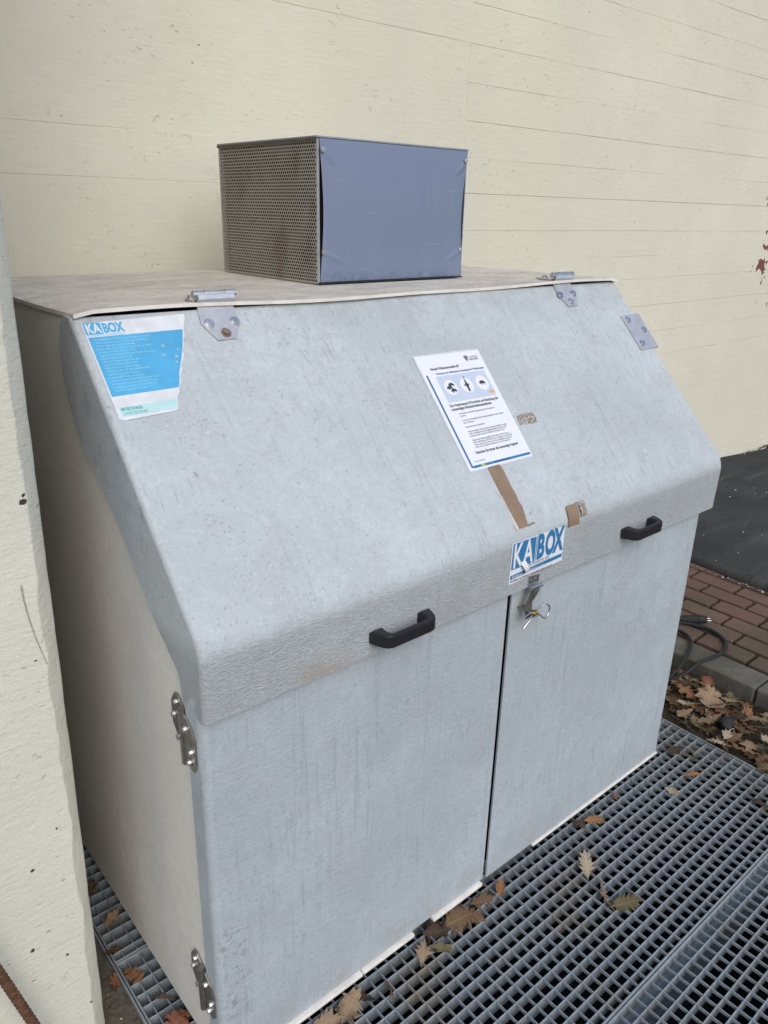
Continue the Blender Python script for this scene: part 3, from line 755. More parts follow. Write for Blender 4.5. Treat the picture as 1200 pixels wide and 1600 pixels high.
# ---------- faded sticker, upper left
st = child('sticker', on_lid([(0.016, 0.634), (0.221, 0.640), (0.2185, 0.63), (0.213, 0.62), (0.207, 0.607), (0.201, 0.588), (0.197, 0.583), (0.193, 0.57), (0.186, 0.559), (0.184, 0.548), (0.177, 0.535), (0.171, 0.528), (0.169, 0.517), (0.160, 0.505), (0.157, 0.492), (0.149, 0.482), (0.144, 0.470), (0.136, 0.46), (0.133, 0.447), (0.129, 0.438), (0.122, 0.434), (0.022, 0.430), (0.016, 0.434)]), M['sticker'], cab, label='faded blue and white instruction sticker with torn right edge')
def ssub(name, me, mat): return child(name, me, mat, st)
st.location = (0, 0, 0)
def sub(parent, name, me, mat, **k):
    o = link_obj(name, me, mat, parent, **k); o.matrix_parent_inverse = parent.matrix_parent_inverse.copy() if False else Matrix.Identity(4); return o
sub(st, 'blue_field', on_lid([(0.019, 0.479), (0.019, 0.603), (0.204, 0.605), (0.198, 0.59), (0.191, 0.572), (0.182, 0.553), (0.177, 0.543), (0.168, 0.526), (0.160, 0.512), (0.154, 0.495), (0.147, 0.481)], 0.0011), M['cyan'])
sub(st, 'logo_field', on_lid(rect(0.018, 0.609, 0.050, 0.634), 0.0011), M['cyan'])
sub(st, 'logo_lettering', text_mesh('KA', 0.028, LF, (0.0205, 0.6118, 0.0018), 0.72, bold=0.03), M['sticker'])
sub(st, 'logo_lettering', text_mesh('BOX', 0.028, LF, (0.0515, 0.6118, 0.0014), 0.66, bold=0.045), M['cyan'])
sub(st, 'logo_rule', on_lid(rect(0.018, 0.606, 0.088, 0.6075), 0.0011), M['cyan_pale'])
sub(st, 'mint_strip', on_lid([(0.023, 0.437), (0.023, 0.456), (0.136, 0.458), (0.129, 0.441), (0.125, 0.439)], 0.0011), M['mint'])
sub(st, 'maker_lettering', join_meshes([text_mesh('ISB RECKNAGEL', 0.0085, LF, (0.025, 0.4485, 0.0017), 0.66, bold=0.03), text_mesh('LANDTECHNIK', 0.0085, LF, (0.026, 0.4395, 0.0017), 0.78, bold=0.0)]), M['teal'])
r_ = random.Random(4); lines = []
words = ['Kadaver', 'nur', 'in', 'geschlossenem', 'Zustand', 'lagern', 'und', 'den', 'Deckel', 'stets', 'verriegeln', 'Reinigung', 'nach', 'jeder', 'Entleerung', 'mit', 'Wasser', 'Boden', 'pruefen', 'Tueren', 'Abfall', 'nicht', 'einwerfen', 'Kuehlung', 'beachten']
for i in range(17):
    v = 0.5955 - i * 0.0067
    right = 0.019 + 0.185 - 0.036 * (0.603 - v) / 0.124 * 1.45
    s = '';
    if i % 3 == 0: s = '- '
    fill = r_.choice([1.0, 0.95, 0.6, 0.85, 0.72])
    while len(s) < 60 * fill * (right - 0.03) / 0.17: s += r_.choice(words) + ' '
    lines.append(text_mesh(s.strip(), 0.0060, LF, (0.024 + (0.0 if i % 3 == 0 else 0.004), v, 0.0016), 0.72, bold=0.008))
sub(st, 'instruction_lettering', join_meshes(lines), M['cyan_pale'])
# torn nicks showing the lid
nick = []
for u, v, s in ((0.096, 0.582, 1), (0.150, 0.571, 1.2), (0.144, 0.551, 1.2), (0.176, 0.560, 0.8), (0.168, 0.545, 1.1), (0.164, 0.534, 1.0)):
    nick.append(to_mesh(prism([(u - 0.004 * s, v), (u + 0.003 * s, v - 0.0016 * s), (u + 0.001 * s, v + 0.004 * s)], LO + LN * 0.0018, LU, LV, LN, 0.0003)))
sub(st, 'tear', join_meshes(nick), M['lid'])

# ---------- blue-white sticker on the lip
s2 = child('sticker', on_lip([(0.758, 0.950), (0.951, 0.959), (0.950, 1.050), (0.760, 1.0535)]), M['white'], cab, label='blue and white sticker above the latch')
def F2(u, v):  # fraction across/up the sticker -> lip coordinates
    return (0.758 + 0.193 * u, (0.950 + 0.009 * u) * (1 - v) + (1.0535 - 0.0035 * u) * v)
def q2(u0, v0, u1, v1): return [F2(u0, v0), F2(u1, v0), F2(u1, v1), F2(u0, v1)]
sub(s2, 'logo_field', on_lip([F2(0.02, 0.35), F2(0.44, 0.33), F2(0.44, 0.975), F2(0.03, 0.975)], 0.0011), M['blue'])
sub(s2, 'logo_lettering', join_meshes([text_mesh('K', 0.083, LIP, (0.7655, 0.9905, 0.0017), 0.60, bold=0.02), text_mesh('A', 0.083, LIP, (0.8020, 0.9905, 0.0017), 0.60, bold=0.02)]), M['white'])
sub(s2, 'logo_lettering', join_meshes([text_mesh('B', 0.083, LIP, (0.8490, 0.9915, 0.0014), 0.58, bold=0.045), text_mesh('O', 0.083, LIP, (0.8795, 0.9915, 0.0014), 0.54, bold=0.045), text_mesh('X', 0.083, LIP, (0.9125, 0.9915, 0.0014), 0.56, bold=0.045)]), M['blue'])
sub(s2, 'logo_bar', on_lip([(0.8452, 0.988), (0.8478, 0.988), (0.8478, 1.0485), (0.8452, 1.0485)], 0.0011), M['blue'])
sub(s2, 'web_lettering', text_mesh('www.kabox.de', 0.0165, LIP, (0.800, 0.9785, 0.0014), 1.0), M['ink_grey'])
sub(s2, 'blue_band', on_lip(q2(0.02, 0.115, 0.985, 0.215), 0.0011), M['blue'])
sub(s2, 'band_lettering', text_mesh('Kadaver- und Abfallentsorgung', 0.0105, LIP, (0.768, 0.9645, 0.0018), 0.98), M['white'])
sub(s2, 'maker_lettering', text_mesh('Eine Marke der Recknagel Landtechnik GmbH & Co. KG', 0.0078, LIP, (0.7625, 0.9545, 0.0014), 0.84, bold=0.02), M['ink'])
# curled torn strip of the sticker
def curl():
    V, F = [], []
    for i in range(9):
        a = i / 8; x = 0.8005 + 0.010 * a + 0.004 * a * a; z = 0.9985 - 0.030 * a; y = -0.002 - 0.0095 * math.sin(a * 2.6)
        w = 0.0075 - 0.002 * a
        V += [(x - w, y, z - 0.002), (x + w, y - 0.001, z + 0.002)]
    for i in range(8): F.append((2 * i, 2 * i + 1, 2 * i + 3, 2 * i + 2))
    me = pyd(V, F); bm = bmesh.new(); bm.from_mesh(me); bmesh.ops.solidify(bm, geom=list(bm.faces), thickness=0.0003); return to_mesh(bm, smooth=60)
sub(s2, 'curled_strip', curl(), M['sticker'])

# ---------- tape
def ragged(poly, amp, n, seed):
    q = random.Random(seed); out = []
    for (a, b), (c, d) in zip(poly, poly[1:] + poly[:1]):
        for i in range(n): out.append((a + (c - a) * i / n + q.uniform(-amp, amp), b + (d - b) * i / n + q.uniform(-amp, amp)))
    return out
child('tape', on_lid([(0.790, 0.178), (0.829, 0.178), (0.834, 0.160), (0.8335, 0.135), (0.832, 0.11), (0.834, 0.09), (0.832, 0.075), (0.8345, 0.062), (0.831, 0.048), (0.829, 0.036), (0.8255, 0.032), (0.8265, 0.024), (0.8215, 0.02), (0.828, 0.017), (0.84, 0.0185), (0.848, 0.0165), (0.846, 0.0135), (0.791, 0.0135), (0.790, 0.05), (0.7895, 0.1)], 0.0007, 0.0005), M['tape'], cab, label='long strip of brown parcel tape below the notice')
child('tape', on_lid([(0.786, 0.10), (0.790, 0.10), (0.7915, 0.0135), (0.781, 0.0125), (0.7845, 0.03), (0.786, 0.06)], 0.0006, 0.0003), M['tape_edge'], cab, label='pale residue along the tape strip')
def lip_bend(u, v): return (u, v)
# small torn patch on the bend right of the long strip: follows the rounded bend
def bend_patch(x0, x1, s0, s1, seed, skew=0.0):
    # s: arc parameter measured over the bevel, 0 at the slope end, 1 at the lip end
    Bc = Vector((0, 0, 1.067)); off = 0.024; a0 = Bc + LV * off; a1 = Bc + Vector((0, 0, -off))
    q = random.Random(seed); nx, ns = 14, 8; V, F = [], []
    for j in range(ns + 1):
        s = s0 + (s1 - s0) * j / ns
        if s < 0: p = a0 + LV * (-s * 0.03)
        elif s > 1: p = a1 + Vector((0, 0, -(s - 1) * 0.03))
        else:
            p = a0 * (1 - s) ** 2 + Bc * 2 * s * (1 - s) * 1.0 + a1 * s * s
        n = (LN * (1 - min(max(s, 0), 1)) + FN * min(max(s, 0), 1)).normalized()
        for i in range(nx + 1):
            u = i / nx; x = x0 + (x1 - x0) * u + skew * j / ns
            jag = q.uniform(-1, 1) * 0.0022 if j in (0, ns) else 0
            pp = p + n * 0.0030 + (LV if s < 0.5 else Vector((0, 0, 1))) * jag; V.append((x + (q.uniform(-1, 1) * 0.0015 if i in (0, nx) else 0), pp.y, pp.z))
    for j in range(ns):
        for i in range(nx): a = j * (nx + 1) + i; F.append((a, a + 1, a + nx + 2, a + nx + 1))
    return pyd(V, F, 60)
child('tape', bend_patch(0.966, 1.008, -0.1, 1.05, 2, -0.004), M['tape'], cab, label='small torn patch of brown tape on the lid bend')
def m_speck():
    t = NT('flaked_tape_residue'); f = t.noise(230, 3, 0.6); lid_c = (0.52, 0.53, 0.53)
    c = t.mix(t.ramp(f, 0.42, 0.50), lid_c, (0.22, 0.16, 0.11)); return t.out(c, 0.6)
M['speck'] = m_speck()
child('tape', on_lid(ragged([(0.962, 0.254), (1.027, 0.252), (1.030, 0.281), (0.966, 0.281)], 0.0016, 7, 5), 0.0006, 0.0003), M['speck'], cab, label='flaked brown tape remnant right of the notice')
child('tape', bend_patch(1.013, 1.036, -0.15, 0.7, 7), M['speck'], cab, label='flaked scrap of tape at the right of the torn patch')

# ---------- lid hinges and the loose plate
def bolt(parent, O, N, r=0.0075, h=0.006, mat='steel'):
    bm = bmesh.new(); O = Vector(O)
    cyl(O, O + N * 0.0016, r * 1.45, 20, bm); 
    cyl(O + N * 0.0017, O + N * h, r, 6, bm, r * 0.96)
    bmesh.ops.recalc_face_normals(bm, faces=bm.faces)
    return sub(parent, 'bolt', to_mesh(bm, smooth=35), M[mat])
def lid_hinge(x0, bolts, lab, rusty):
    h = empty('hinge', (0, 0, 0)); h.parent = cab; h.matrix_parent_inverse = Matrix.Translation(-cab.location); h['label'] = lab
    poly = [(0.000, 0.645), (0.083, 0.645), (0.079, 0.612), (0.0745, 0.605), (0.0585, 0.573), (0.016, 0.572), (-0.004, 0.612)]
    poly = [(x0 + a, b) for a, b in poly]
    sub(h, 'leaf', to_mesh(prism(poly, LO + LN * 0.0010, LU, LV, LN, 0.0035, 0.0008), smooth=30), M['steel_plate'])
    # neck that rises to the barrel
    p = LO + LV * 0.6452 + LN * 0.0030; top = Vector((0, 0.435, 1.5735))
    bm = bmesh.new(); prof = [p, p + LV * 0.008 + LN * 0.003, Vector((0, 0.424, 1.5665)), Vector((0, 0.4275, 1.5745))]
    for w0, w1 in ((x0 + 0.001, x0 + 0.082),):
        A = [bm.verts.new(q + Vector((w0, 0, 0))) for q in prof]; B = [bm.verts.new(q + Vector((w1, 0, 0))) for q in prof]
        for i in range(3): bm.faces.new((A[i], B[i], B[i + 1], A[i + 1]))
    bmesh.ops.recalc_face_normals(bm, faces=bm.faces); bmesh.ops.solidify(bm, geom=list(bm.faces), thickness=0.003)
    bmesh.ops.recalc_face_normals(bm, faces=bm.faces)
    sub(h, 'neck', to_mesh(bm, smooth=50), M['steel_plate'])
    xa = x0 - 0.006
    for a, b in ((xa, xa + 0.0235), (xa + 0.0242, xa + 0.070), (xa + 0.0707, xa + 0.0945)):
        bm = cyl((a, 0.437, 1.5745), (b, 0.437, 1.5745), 0.0088, 20)
        bmesh.ops.bevel(bm, geom=[e for e in bm.edges if all(abs(v.co.x - a) < 1e-6 for v in e.verts) or all(abs(v.co.x - b) < 1e-6 for v in e.verts)], offset=0.0012, segments=2, affect='EDGES')
        sub(h, 'knuckle', to_mesh(bm, smooth=40), M['steel'])
    # rear leaf on the top plate
    poly2 = [(x0 - 0.006, 0.440), (x0 + 0.088, 0.440), (x0 + 0.086, 0.470), (x0 + 0.062, 0.515), (x0 + 0.018, 0.515), (x0 - 0.006, 0.470)]
    sub(h, 'leaf', to_mesh(prism(poly2, Vector((0, 0, 1.5605)), Vector((1, 0, 0)), Vector((0, 1, 0)), Vector((0, 0, 1)), 0.0035, 0.0008), smooth=30), M['steel'])
    for u, v in ((x0 + 0.012, 0.478), (x0 + 0.066, 0.478), (x0 + 0.040, 0.50)):
        bolt(h, (u, v, 1.5641), Vector((0, 0, 1)))
    for k, (u, v) in enumerate(bolts):
        bolt(h, LO + LU * u + LV * v + LN * 0.0045, LN, mat='rusty_bolt' if (rusty and k == 2) else 'steel')
lid_hinge(0.251, [(0.262, 0.610), (0.320, 0.611), (0.290, 0.586)], 'lid hinge beside the faded sticker, one bolt rust tinted', True)
lid_hinge(1.379, [(1.382, 0.612), (1.443, 0.613), (1.413, 0.587)], 'lid hinge at the right end of the lid', False)
pl = empty('mounting_plate', (0, 0, 0)); pl.parent = cab; pl.matrix_parent_inverse = Matrix.Translation(-cab.location); pl['label'] = 'flat steel plate with three bolts at the right edge of the lid'
sub(pl, 'plate', to_mesh(prism([(1.612, 0.522), (1.706, 0.524), (1.709, 0.400), (1.616, 0.400)], LO + LN * 0.0010, LU, LV, LN, 0.004, 0.0006), smooth=30), M['steel_plate'])
for u, v in ((1.631, 0.505), (1.682, 0.464), (1.635, 0.420)): bolt(pl, LO + LU * u + LV * v + LN * 0.0051, LN)

# ---------- handles (black plastic bridge handles on the lip)
def handle(x0, x1, zc, lab):
    h = empty('handle', (0, 0, 0)); h.parent = cab; h.matrix_parent_inverse = Matrix.Translation(-cab.location); h['label'] = lab
    path = [(x0, -0.0015), (x0 + 0.002, -0.010), (x0 + 0.010, -0.030), (x0 + 0.018, -0.040), (x0 + 0.028, -0.0445), (x1 - 0.028, -0.0445), (x1 - 0.018, -0.040), (x1 - 0.010, -0.030), (x1 - 0.002, -0.010), (x1, -0.0015)]
    inner = [(x0 + 0.032, -0.0015), (x0 + 0.0305, -0.010), (x0 + 0.029, -0.022), (x0 + 0.031, -0.028), (x0 + 0.036, -0.0315), (x1 - 0.036, -0.0315), (x1 - 0.031, -0.028), (x1 - 0.029, -0.022), (x1 - 0.0305, -0.010), (x1 - 0.032, -0.0015)]
    hz = [0.0145, 0.0145, 0.0145, 0.0143, 0.014, 0.014, 0.0143, 0.0145, 0.0145, 0.0145]
    bm = bmesh.new(); rings = []
    for (a, b), (c, d), hh in zip(path, inner, hz):
        rings.append([bm.verts.new((a, b, zc - hh)), bm.verts.new((a, b, zc + hh)), bm.verts.new((c, d, zc + hh)), bm.verts.new((c, d, zc - hh))])
    for A, B in zip(rings, rings[1:]):
        for k in range(4): bm.faces.new((A[k], A[(k + 1) % 4], B[(k + 1) % 4], B[k]))
    bm.faces.new(rings[0][::-1]); bm.faces.new(rings[-1]); bmesh.ops.recalc_face_normals(bm, faces=bm.faces)
    es = [e for e in bm.edges if abs(e.verts[0].co.z - e.verts[1].co.z) < 0.002 and len(e.link_faces) == 2 and e.calc_face_angle(0) > 0.9]
    bmesh.ops.bevel(bm, geom=es, offset=0.003, segments=3, affect='EDGES')
    sub(h, 'grip', to_mesh(bm, smooth=30), M['black'])
    for xx, sg in ((x0 + 0.0085, -1), (x1 - 0.0085, 1)):    # recessed fixing screws in the sloping legs
        nrm = Vector((sg * 0.93, -0.37, 0)).normalized()
        O = Vector((xx - sg * 0.0035, -0.017, zc)) + nrm * 0.0016
        bm = bmesh.new(); cyl(O, O + nrm * 0.002, 0.0052, 12, bm); sub(h, 'screw', to_mesh(bm, smooth=35), M['steel_dark'])
    return h
handle(0.349, 0.508, 0.9635, 'left black plastic bridge handle on the lid lip')
handle(1.199, 1.352, 0.9655, 'right black plastic bridge handle on the lid lip')

# ---------- latch
la = empty('latch', (0, 0, 0)); la.parent = cab; la.matrix_parent_inverse = Matrix.Translation(-cab.location); la['label'] = 'steel hasp latch with spring pin at the door gap'
sub(la, 'plate', to_mesh(prism([(0.828, 0.927), (0.866, 0.924), (0.866, 0.948), (0.829, 0.951)], (0, -0.0007, 0), FU, FV, FN, 0.003, 0.0006), smooth=30), M['steel'])
for u in (0.838, 0.855): bolt(la, (u, -0.004, 0.939), FN, 0.003, 0.003, 'steel_dark')
sub(la, 'knuckle', to_mesh(cyl((0.832, -0.0085, 0.9225), (0.872, -0.0085, 0.9205), 0.0052, 16), smooth=40), M['steel'])
def strap():
    V, F = [], []
    pr = [(0.918, -0.010, 0.835, 0.866), (0.905, -0.012, 0.829, 0.858), (0.893, -0.011, 0.824, 0.848), (0.883, -0.008, 0.822, 0.843), (0.874, -0.0085, 0.820, 0.844), (0.862, -0.0105, 0.819, 0.843), (0.850, -0.012, 0.8195, 0.8405), (0.845, -0.012, 0.823, 0.837)]
    for z, y, a, b in pr: V += [(a, y, z), (b, y, z)]
    for i in range(len(pr) - 1): F.append((2 * i, 2 * i + 1, 2 * i + 3, 2 * i + 2))
    me = pyd(V, F); bm = bmesh.new(); bm.from_mesh(me); bmesh.ops.recalc_face_normals(bm, faces=bm.faces); bmesh.ops.solidify(bm, geom=list(bm.faces), thickness=0.0028); bmesh.ops.recalc_face_normals(bm, faces=bm.faces)
    return to_mesh(bm, smooth=40)
sub(la, 'strap', strap(), M['steel_dark'])
stp = catmull([(0.822, 0.0165, 0.868), (0.822, -0.008, 0.868), (0.824, -0.024, 0.867), (0.831, -0.029, 0.866), (0.838, -0.024, 0.865), (0.840, -0.008, 0.864), (0.840, 0.0165, 0.864)], 6)
sub(la, 'staple', to_mesh(tube(stp, 0.0028, 8), smooth=50), M['steel_dark'])
pin = catmull([(0.780, -0.030, 0.862), (0.800, -0.0255, 0.866), (0.826, -0.022, 0.8665), (0.845, -0.021, 0.8665), (0.862, -0.022, 0.870), (0.8745, -0.024, 0.8735), (0.885, -0.026, 0.868), (0.8885, -0.027, 0.856), (0.884, -0.028, 0.844), (0.872, -0.029, 0.839), (0.860, -0.029, 0.846), (0.848, -0.030, 0.857), (0.832, -0.033, 0.860), (0.812, -0.034, 0.8585), (0.796, -0.034, 0.850), (0.786, -0.034, 0.842)], 7)
sub(la, 'spring_pin', to_mesh(tube(pin, 0.0021, 8), smooth=50), M['steel'])
wr = [(0.826 + 0.00085 * i, -0.026 + 0.0068 * math.cos(i * 1.35), 0.863 + 0.0075 * math.sin(i * 1.35)) for i in range(20)]
sub(la, 'wire_wrap', to_mesh(tube(catmull(wr, 4), 0.0013, 6), smooth=50), M['brass'])

# ---------- door hinges on the left side
def door_hinge(zc, lab):
    h = empty('hinge', (0, 0, 0)); h.parent = cab; h.matrix_parent_inverse = Matrix.Translation(-cab.location); h['label'] = lab
    xs = XS0(zc) - 0.0012
    V_, U_, N_ = Vector((0, 0, 1)), Vector((0, 1, 0)), Vector((-1, 0, 0))
    yk = 0.083
    rear = [(yk + 0.004, zc - 0.050), (yk + 0.010, zc - 0.050), (yk + 0.040, zc - 0.030), (yk + 0.056, zc - 0.010), (yk + 0.056, zc + 0.038), (yk + 0.040, zc + 0.062), (yk + 0.026, zc + 0.062), (yk + 0.004, zc + 0.040)]
    front = [(yk - 0.004, zc + 0.045), (yk - 0.012, zc + 0.045), (yk - 0.036, zc + 0.030), (yk - 0.046, zc + 0.006), (yk - 0.046, zc - 0.050), (yk - 0.034, zc - 0.066), (yk - 0.022, zc - 0.062), (yk - 0.004, zc - 0.045)]
    sub(h, 'leaf', to_mesh(prism(rear, (xs, 0, 0), U_, V_, N_, 0.003, 0.0006), smooth=30), M['steel_dark'])
    sub(h, 'leaf', to_mesh(prism(front, (-0.0135 + 0.006 * zc, 0, 0), U_, V_, N_, 0.003, 0.0006), smooth=30), M['steel_dark'])
    for a, b in ((zc - 0.066, zc - 0.006), (zc - 0.0052, zc + 0.052)):
        bm = cyl((xs - 0.0085, yk, a), (xs - 0.0085, yk, b), 0.0078, 20)
        bmesh.ops.bevel(bm, geom=[e for e in bm.edges if all(abs(v.co.z - a) < 1e-6 for v in e.verts) or all(abs(v.co.z - b) < 1e-6 for v in e.verts)], offset=0.0012, segments=2, affect='EDGES')
        sub(h, 'knuckle', to_mesh(bm, smooth=40), M['steel_dark'])
    for y, z in ((yk + 0.032, zc + 0.046), (yk + 0.044, zc + 0.014), (yk + 0.030, zc - 0.028)): bolt(h, (xs - 0.0032, y, z), N_, 0.0055, 0.006, 'steel')
    for y, z in ((yk - 0.017, zc + 0.020), (yk - 0.034, zc - 0.020), (yk - 0.024, zc - 0.048)): bolt(h, (-0.0167 + 0.006 * zc, y, z), N_, 0.0055, 0.006, 'steel')
door_hinge(0.861, 'upper hinge of the left door, worn dark steel')
door_hinge(0.228, 'lower hinge of the left door near the ground')
bm = bmesh.new(); cyl((-0.0025, 0.052, 0.778), (-0.0060, 0.052, 0.778), 0.0024, 10, bm)
child('drill_hole', to_mesh(bm), M['black'], cab)

# ================================================================== THINGS ON THE BOX
# ---------- ventilation unit
FX0, FX1, FY0, FY1, FZ0, FZ1 = 0.7046, 1.2226, 0.6516, 1.1275, 1.5600, 1.9010
vent = empty('ventilation_unit', ((FX0 + FX1) / 2, (FY0 + FY1) / 2, FZ0), label='square ventilation housing with perforated side and blue grey front on top of the box', cat='ventilation unit')
def perf_sheet():
    px, pz, r = 0.0092, 0.00797, 0.0034
    y0, y1, z0, z1 = FY0 + 0.006, FY1 - 0.004, FZ0 + 0.003, FZ1 - 0.008
    x = FX0; V, F = [], []; n = 8
    nr = int((z1 - z0) / pz); nc = int((y1 - y0) / px)
    # quads per half pitch cell around every hole (staggered)
    for r_i in range(nr):
        zc = z0 + pz * (r_i + 0.5); sh = 0.5 * px if r_i % 2 else 0.0
        for c_i in range(nc):
            yc = y0 + px * (c_i + 0.5) + sh - 0.25 * px
            b = len(V); outer = []
            for (sy, sz) in ((1, 0), (1, 1), (0, 1), (-1, 1), (-1, 0), (-1, -1), (0, -1), (1, -1)):
                V.append((x, yc + sy * px / 2, zc + sz * pz / 2))
            for k in range(n):
                a = 2 * math.pi * k / n; V.append((x, yc + r * math.cos(a), zc + r * math.sin(a)))
            for k in range(n):
                j = (k + 1) % n; F.append((b + k, b + j, b + 8 + j, b + 8 + k))
    # margins
    def strip(ya, yb, za, zb):
        b = len(V); V.extend([(x, ya, za), (x, yb, za), (x, yb, zb), (x, ya, zb)]); F.append((b, b + 1, b + 2, b + 3))
    zt = z0 + pz * nr; yr = y0 + px * nc
    strip(FY0 + 0.0015, FY1 - 0.0015, zt, FZ1 - 0.002); strip(FY0 + 0.0015, FY1 - 0.0015, FZ0, z0)
    for r_i in range(nr):
        sh = 0.5 * px if r_i % 2 else 0.0; za, zb = z0 + pz * r_i, z0 + pz * (r_i + 1)
        ya = y0 + sh - 0.25 * px; strip(FY0 + 0.0015, ya, za, zb); strip(ya + px * nc, FY1 - 0.0015, za, zb)
    return pyd(V, F)
child('perforated_panel', perf_sheet(), M['perf'], vent, label='perforated brown grey side panel')
sh_dark = m_plain('unit_inside', (0.010, 0.009, 0.008), 0.9)
child('inner_box', to_mesh(box(FX0 + 0.014, FX1 - 0.012, FY0 + 0.016, FY1 - 0.005, FZ0 + 0.001, FZ1 - 0.010)), sh_dark, vent)
M['sheet'] = m_plain('grey_sheet_edge', (0.36, 0.37, 0.40), 0.42, 0.3, 0.08, 30, 0.1)
M['cover'] = m_plain('dark_brown_cover', (0.12, 0.105, 0.085), 0.5, 0.2, 0.15, 30, 0.1)
child('top_cover', to_mesh(box(FX0 - 0.0025, FX1 + 0.002, FY0 - 0.002, FY1 + 0.002, FZ1 - 0.0045, FZ1, 0.001, 1)), M['sheet'], vent)
child('cover_edge', to_mesh(box(FX0 - 0.0035, FX0 - 0.0005, FY0 - 0.0005, FY1 + 0.001, FZ1 - 0.0105, FZ1 - 0.0047, 0.0006, 1)), M['cover'], vent)
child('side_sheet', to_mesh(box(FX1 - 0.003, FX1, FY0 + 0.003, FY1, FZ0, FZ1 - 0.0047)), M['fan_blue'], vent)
child('rear_sheet', to_mesh(box(FX0 + 0.002, FX1 - 0.0032, FY1 - 0.0045, FY1 - 0.0015, FZ0, FZ1 - 0.0047)), M['sheet'], vent)
for xx, w in ((FX0 - 0.0005, 0.0075), (FX1 - 0.0045, 0.0012)):       # corner flanges behind the front sheet
    child('corner_flange', to_mesh(box(xx, xx + w, FY0 + 0.0004, FY0 + 0.0030, FZ0, FZ1 - 0.006, 0.0006, 1)), M['sheet'], vent)
def front_panel():
    nx, nz = 90, 64
    def ridge(u, v, a, b, s, h):
        h *= 1.7
        ax, az = a; bx, bz = b; px_, pz_ = u, v
        L2 = (bx - ax) ** 2 + (bz - az) ** 2; t_ = ((px_ - ax) * (bx - ax) + (pz_ - az) * (bz - az)) / L2
        if t_ < -0.05 or t_ > 1.05: return 0
        t_ = min(max(t_, 0), 1); dd = math.hypot(px_ - ax - t_ * (bx - ax), (pz_ - az - t_ * (bz - az)))
        return h * math.exp(-(dd / s) ** 2) * math.sin(math.pi * min(max(0.15 + t_ * 0.85, 0), 1))
    def f(i, j):
        u, v = i, j
        inx = 0.0075 * math.sin(math.pi * min(max((v - 0.02) / 0.96, 0), 1)) ** 1.3
        x0, x1 = FX0 + 0.0070 + inx * 1.0, FX1 - 0.0030 - inx * 2.1
        x = x0 + (x1 - x0) * u; z = FZ0 + 0.004 + (FZ1 - 0.0055 - FZ0 - 0.004) * v
        bulge = 0.011 * math.sin(math.pi * u) ** 0.5 * math.sin(math.pi * v) ** 0.8 if 0 < u < 1 and 0 < v < 1 else 0
        lift = 0.005 * math.sin(math.pi * v) ** 2 * (1 if u in (0, 1) else 0)
        y = FY0 - 0.0015 - bulge - 0.0035 * math.sin(math.pi * v)
        for a, b in (((0.02, 0.92), (0.085, 0.82)), ((0.02, 0.21), (0.17, 0.115)), ((0.985, 0.91), (0.91, 0.80)), ((0.98, 0.21), (0.86, 0.12))):
            y -= ridge(u, v, a, b, 0.010, 0.0024)
        return (x, y, z)
    V, F = grid_surface(nx, nz, f); me = pyd(V, F)
    bm = bmesh.new(); bm.from_mesh(me); bmesh.ops.recalc_face_normals(bm, faces=bm.faces)
    if sum(f.normal.y for f in bm.faces) > 0: bmesh.ops.reverse_faces(bm, faces=bm.faces)
    bmesh.ops.solidify(bm, geom=list(bm.faces), thickness=0.0012); bmesh.ops.recalc_face_normals(bm, faces=bm.faces)
    return to_mesh(bm, smooth=50)
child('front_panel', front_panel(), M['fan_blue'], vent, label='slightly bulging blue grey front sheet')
child('bottom_seal', to_mesh(box(FX0 + 0.001, FX1 - 0.001, FY0 - 0.0055, FY0 + 0.006, FZ0, FZ0 + 0.0032)), M['black'], vent)
for x, z in ((FX0 + 0.012, FZ1 - 0.030), (FX0 + 0.013, FZ0 + 0.077), (FX1 - 0.0145, FZ1 - 0.030), (FX1 - 0.0185, FZ0 + 0.077)):
    O = Vector((x, FY0 - 0.0068, z)); bm = bmesh.new(); cyl(O, O + FN * 0.0022, 0.0062, 14, bm); cyl(O + FN * 0.0023, O + FN * 0.005, 0.0045, 12, bm, 0.0026)
    child('screw', to_mesh(bm, smooth=35), M['steel'], vent)

# ---------- laminated notice on the lid
PO = LO + LU * 0.7375 + LV * 0.4770
pa = 0.010; NU = (LU * math.cos(pa) - LV * math.sin(pa)); NV = (LU * math.sin(pa) + LV * math.cos(pa))
NF = (PO + LN * 0.0008, NU, NV, LN)
def on_note(poly, h, t=0.00025): return to_mesh(prism([(a, -b) for a, b in poly][::-1], NF[0] + LN * h, NU, NV, LN, t))
def nr(u0, v0, u1, v1): return [(u0, v0), (u1, v0), (u1, v1), (u0, v1)]
note = empty('notice', PO, label='laminated white notice with boar pictograms taped to the sloping lid', cat='notice')
def nsub(name, me, mat): return child(name, me, mat, note)
nsub('plastic_sleeve', on_note([(-0.0035, -0.0035), (0.19, -0.005), (0.217, -0.003), (0.2175, 0.30), (0.217, 0.3065), (-0.003, 0.3065)], 0.0), M['lam'])
nsub('sheet', on_note(nr(0.000, 0.000, 0.2145, 0.3035), 0.0006), M['white'])
def nt(s, size, u, v, sx=1.0, bold=0.0): return text_mesh(s, size, NF, (u, -v, 0.0013), sx, bold=bold)
nsub('blue_rule', on_note(nr(0.0085, 0.052, 0.0135, 0.297), 0.0011), M['blue_dark'])
nsub('blue_rule', on_note(nr(0.0145, 0.2925, 0.2105, 0.2985), 0.0011), M['blue'])
nsub('yellow_mark', on_note(nr(0.040, 0.2927, 0.052, 0.2983), 0.0014), M['yellow_print'])
nsub('dark_mark', on_note(nr(0.085, 0.2927, 0.135, 0.2983), 0.0014), M['blue_dark'])
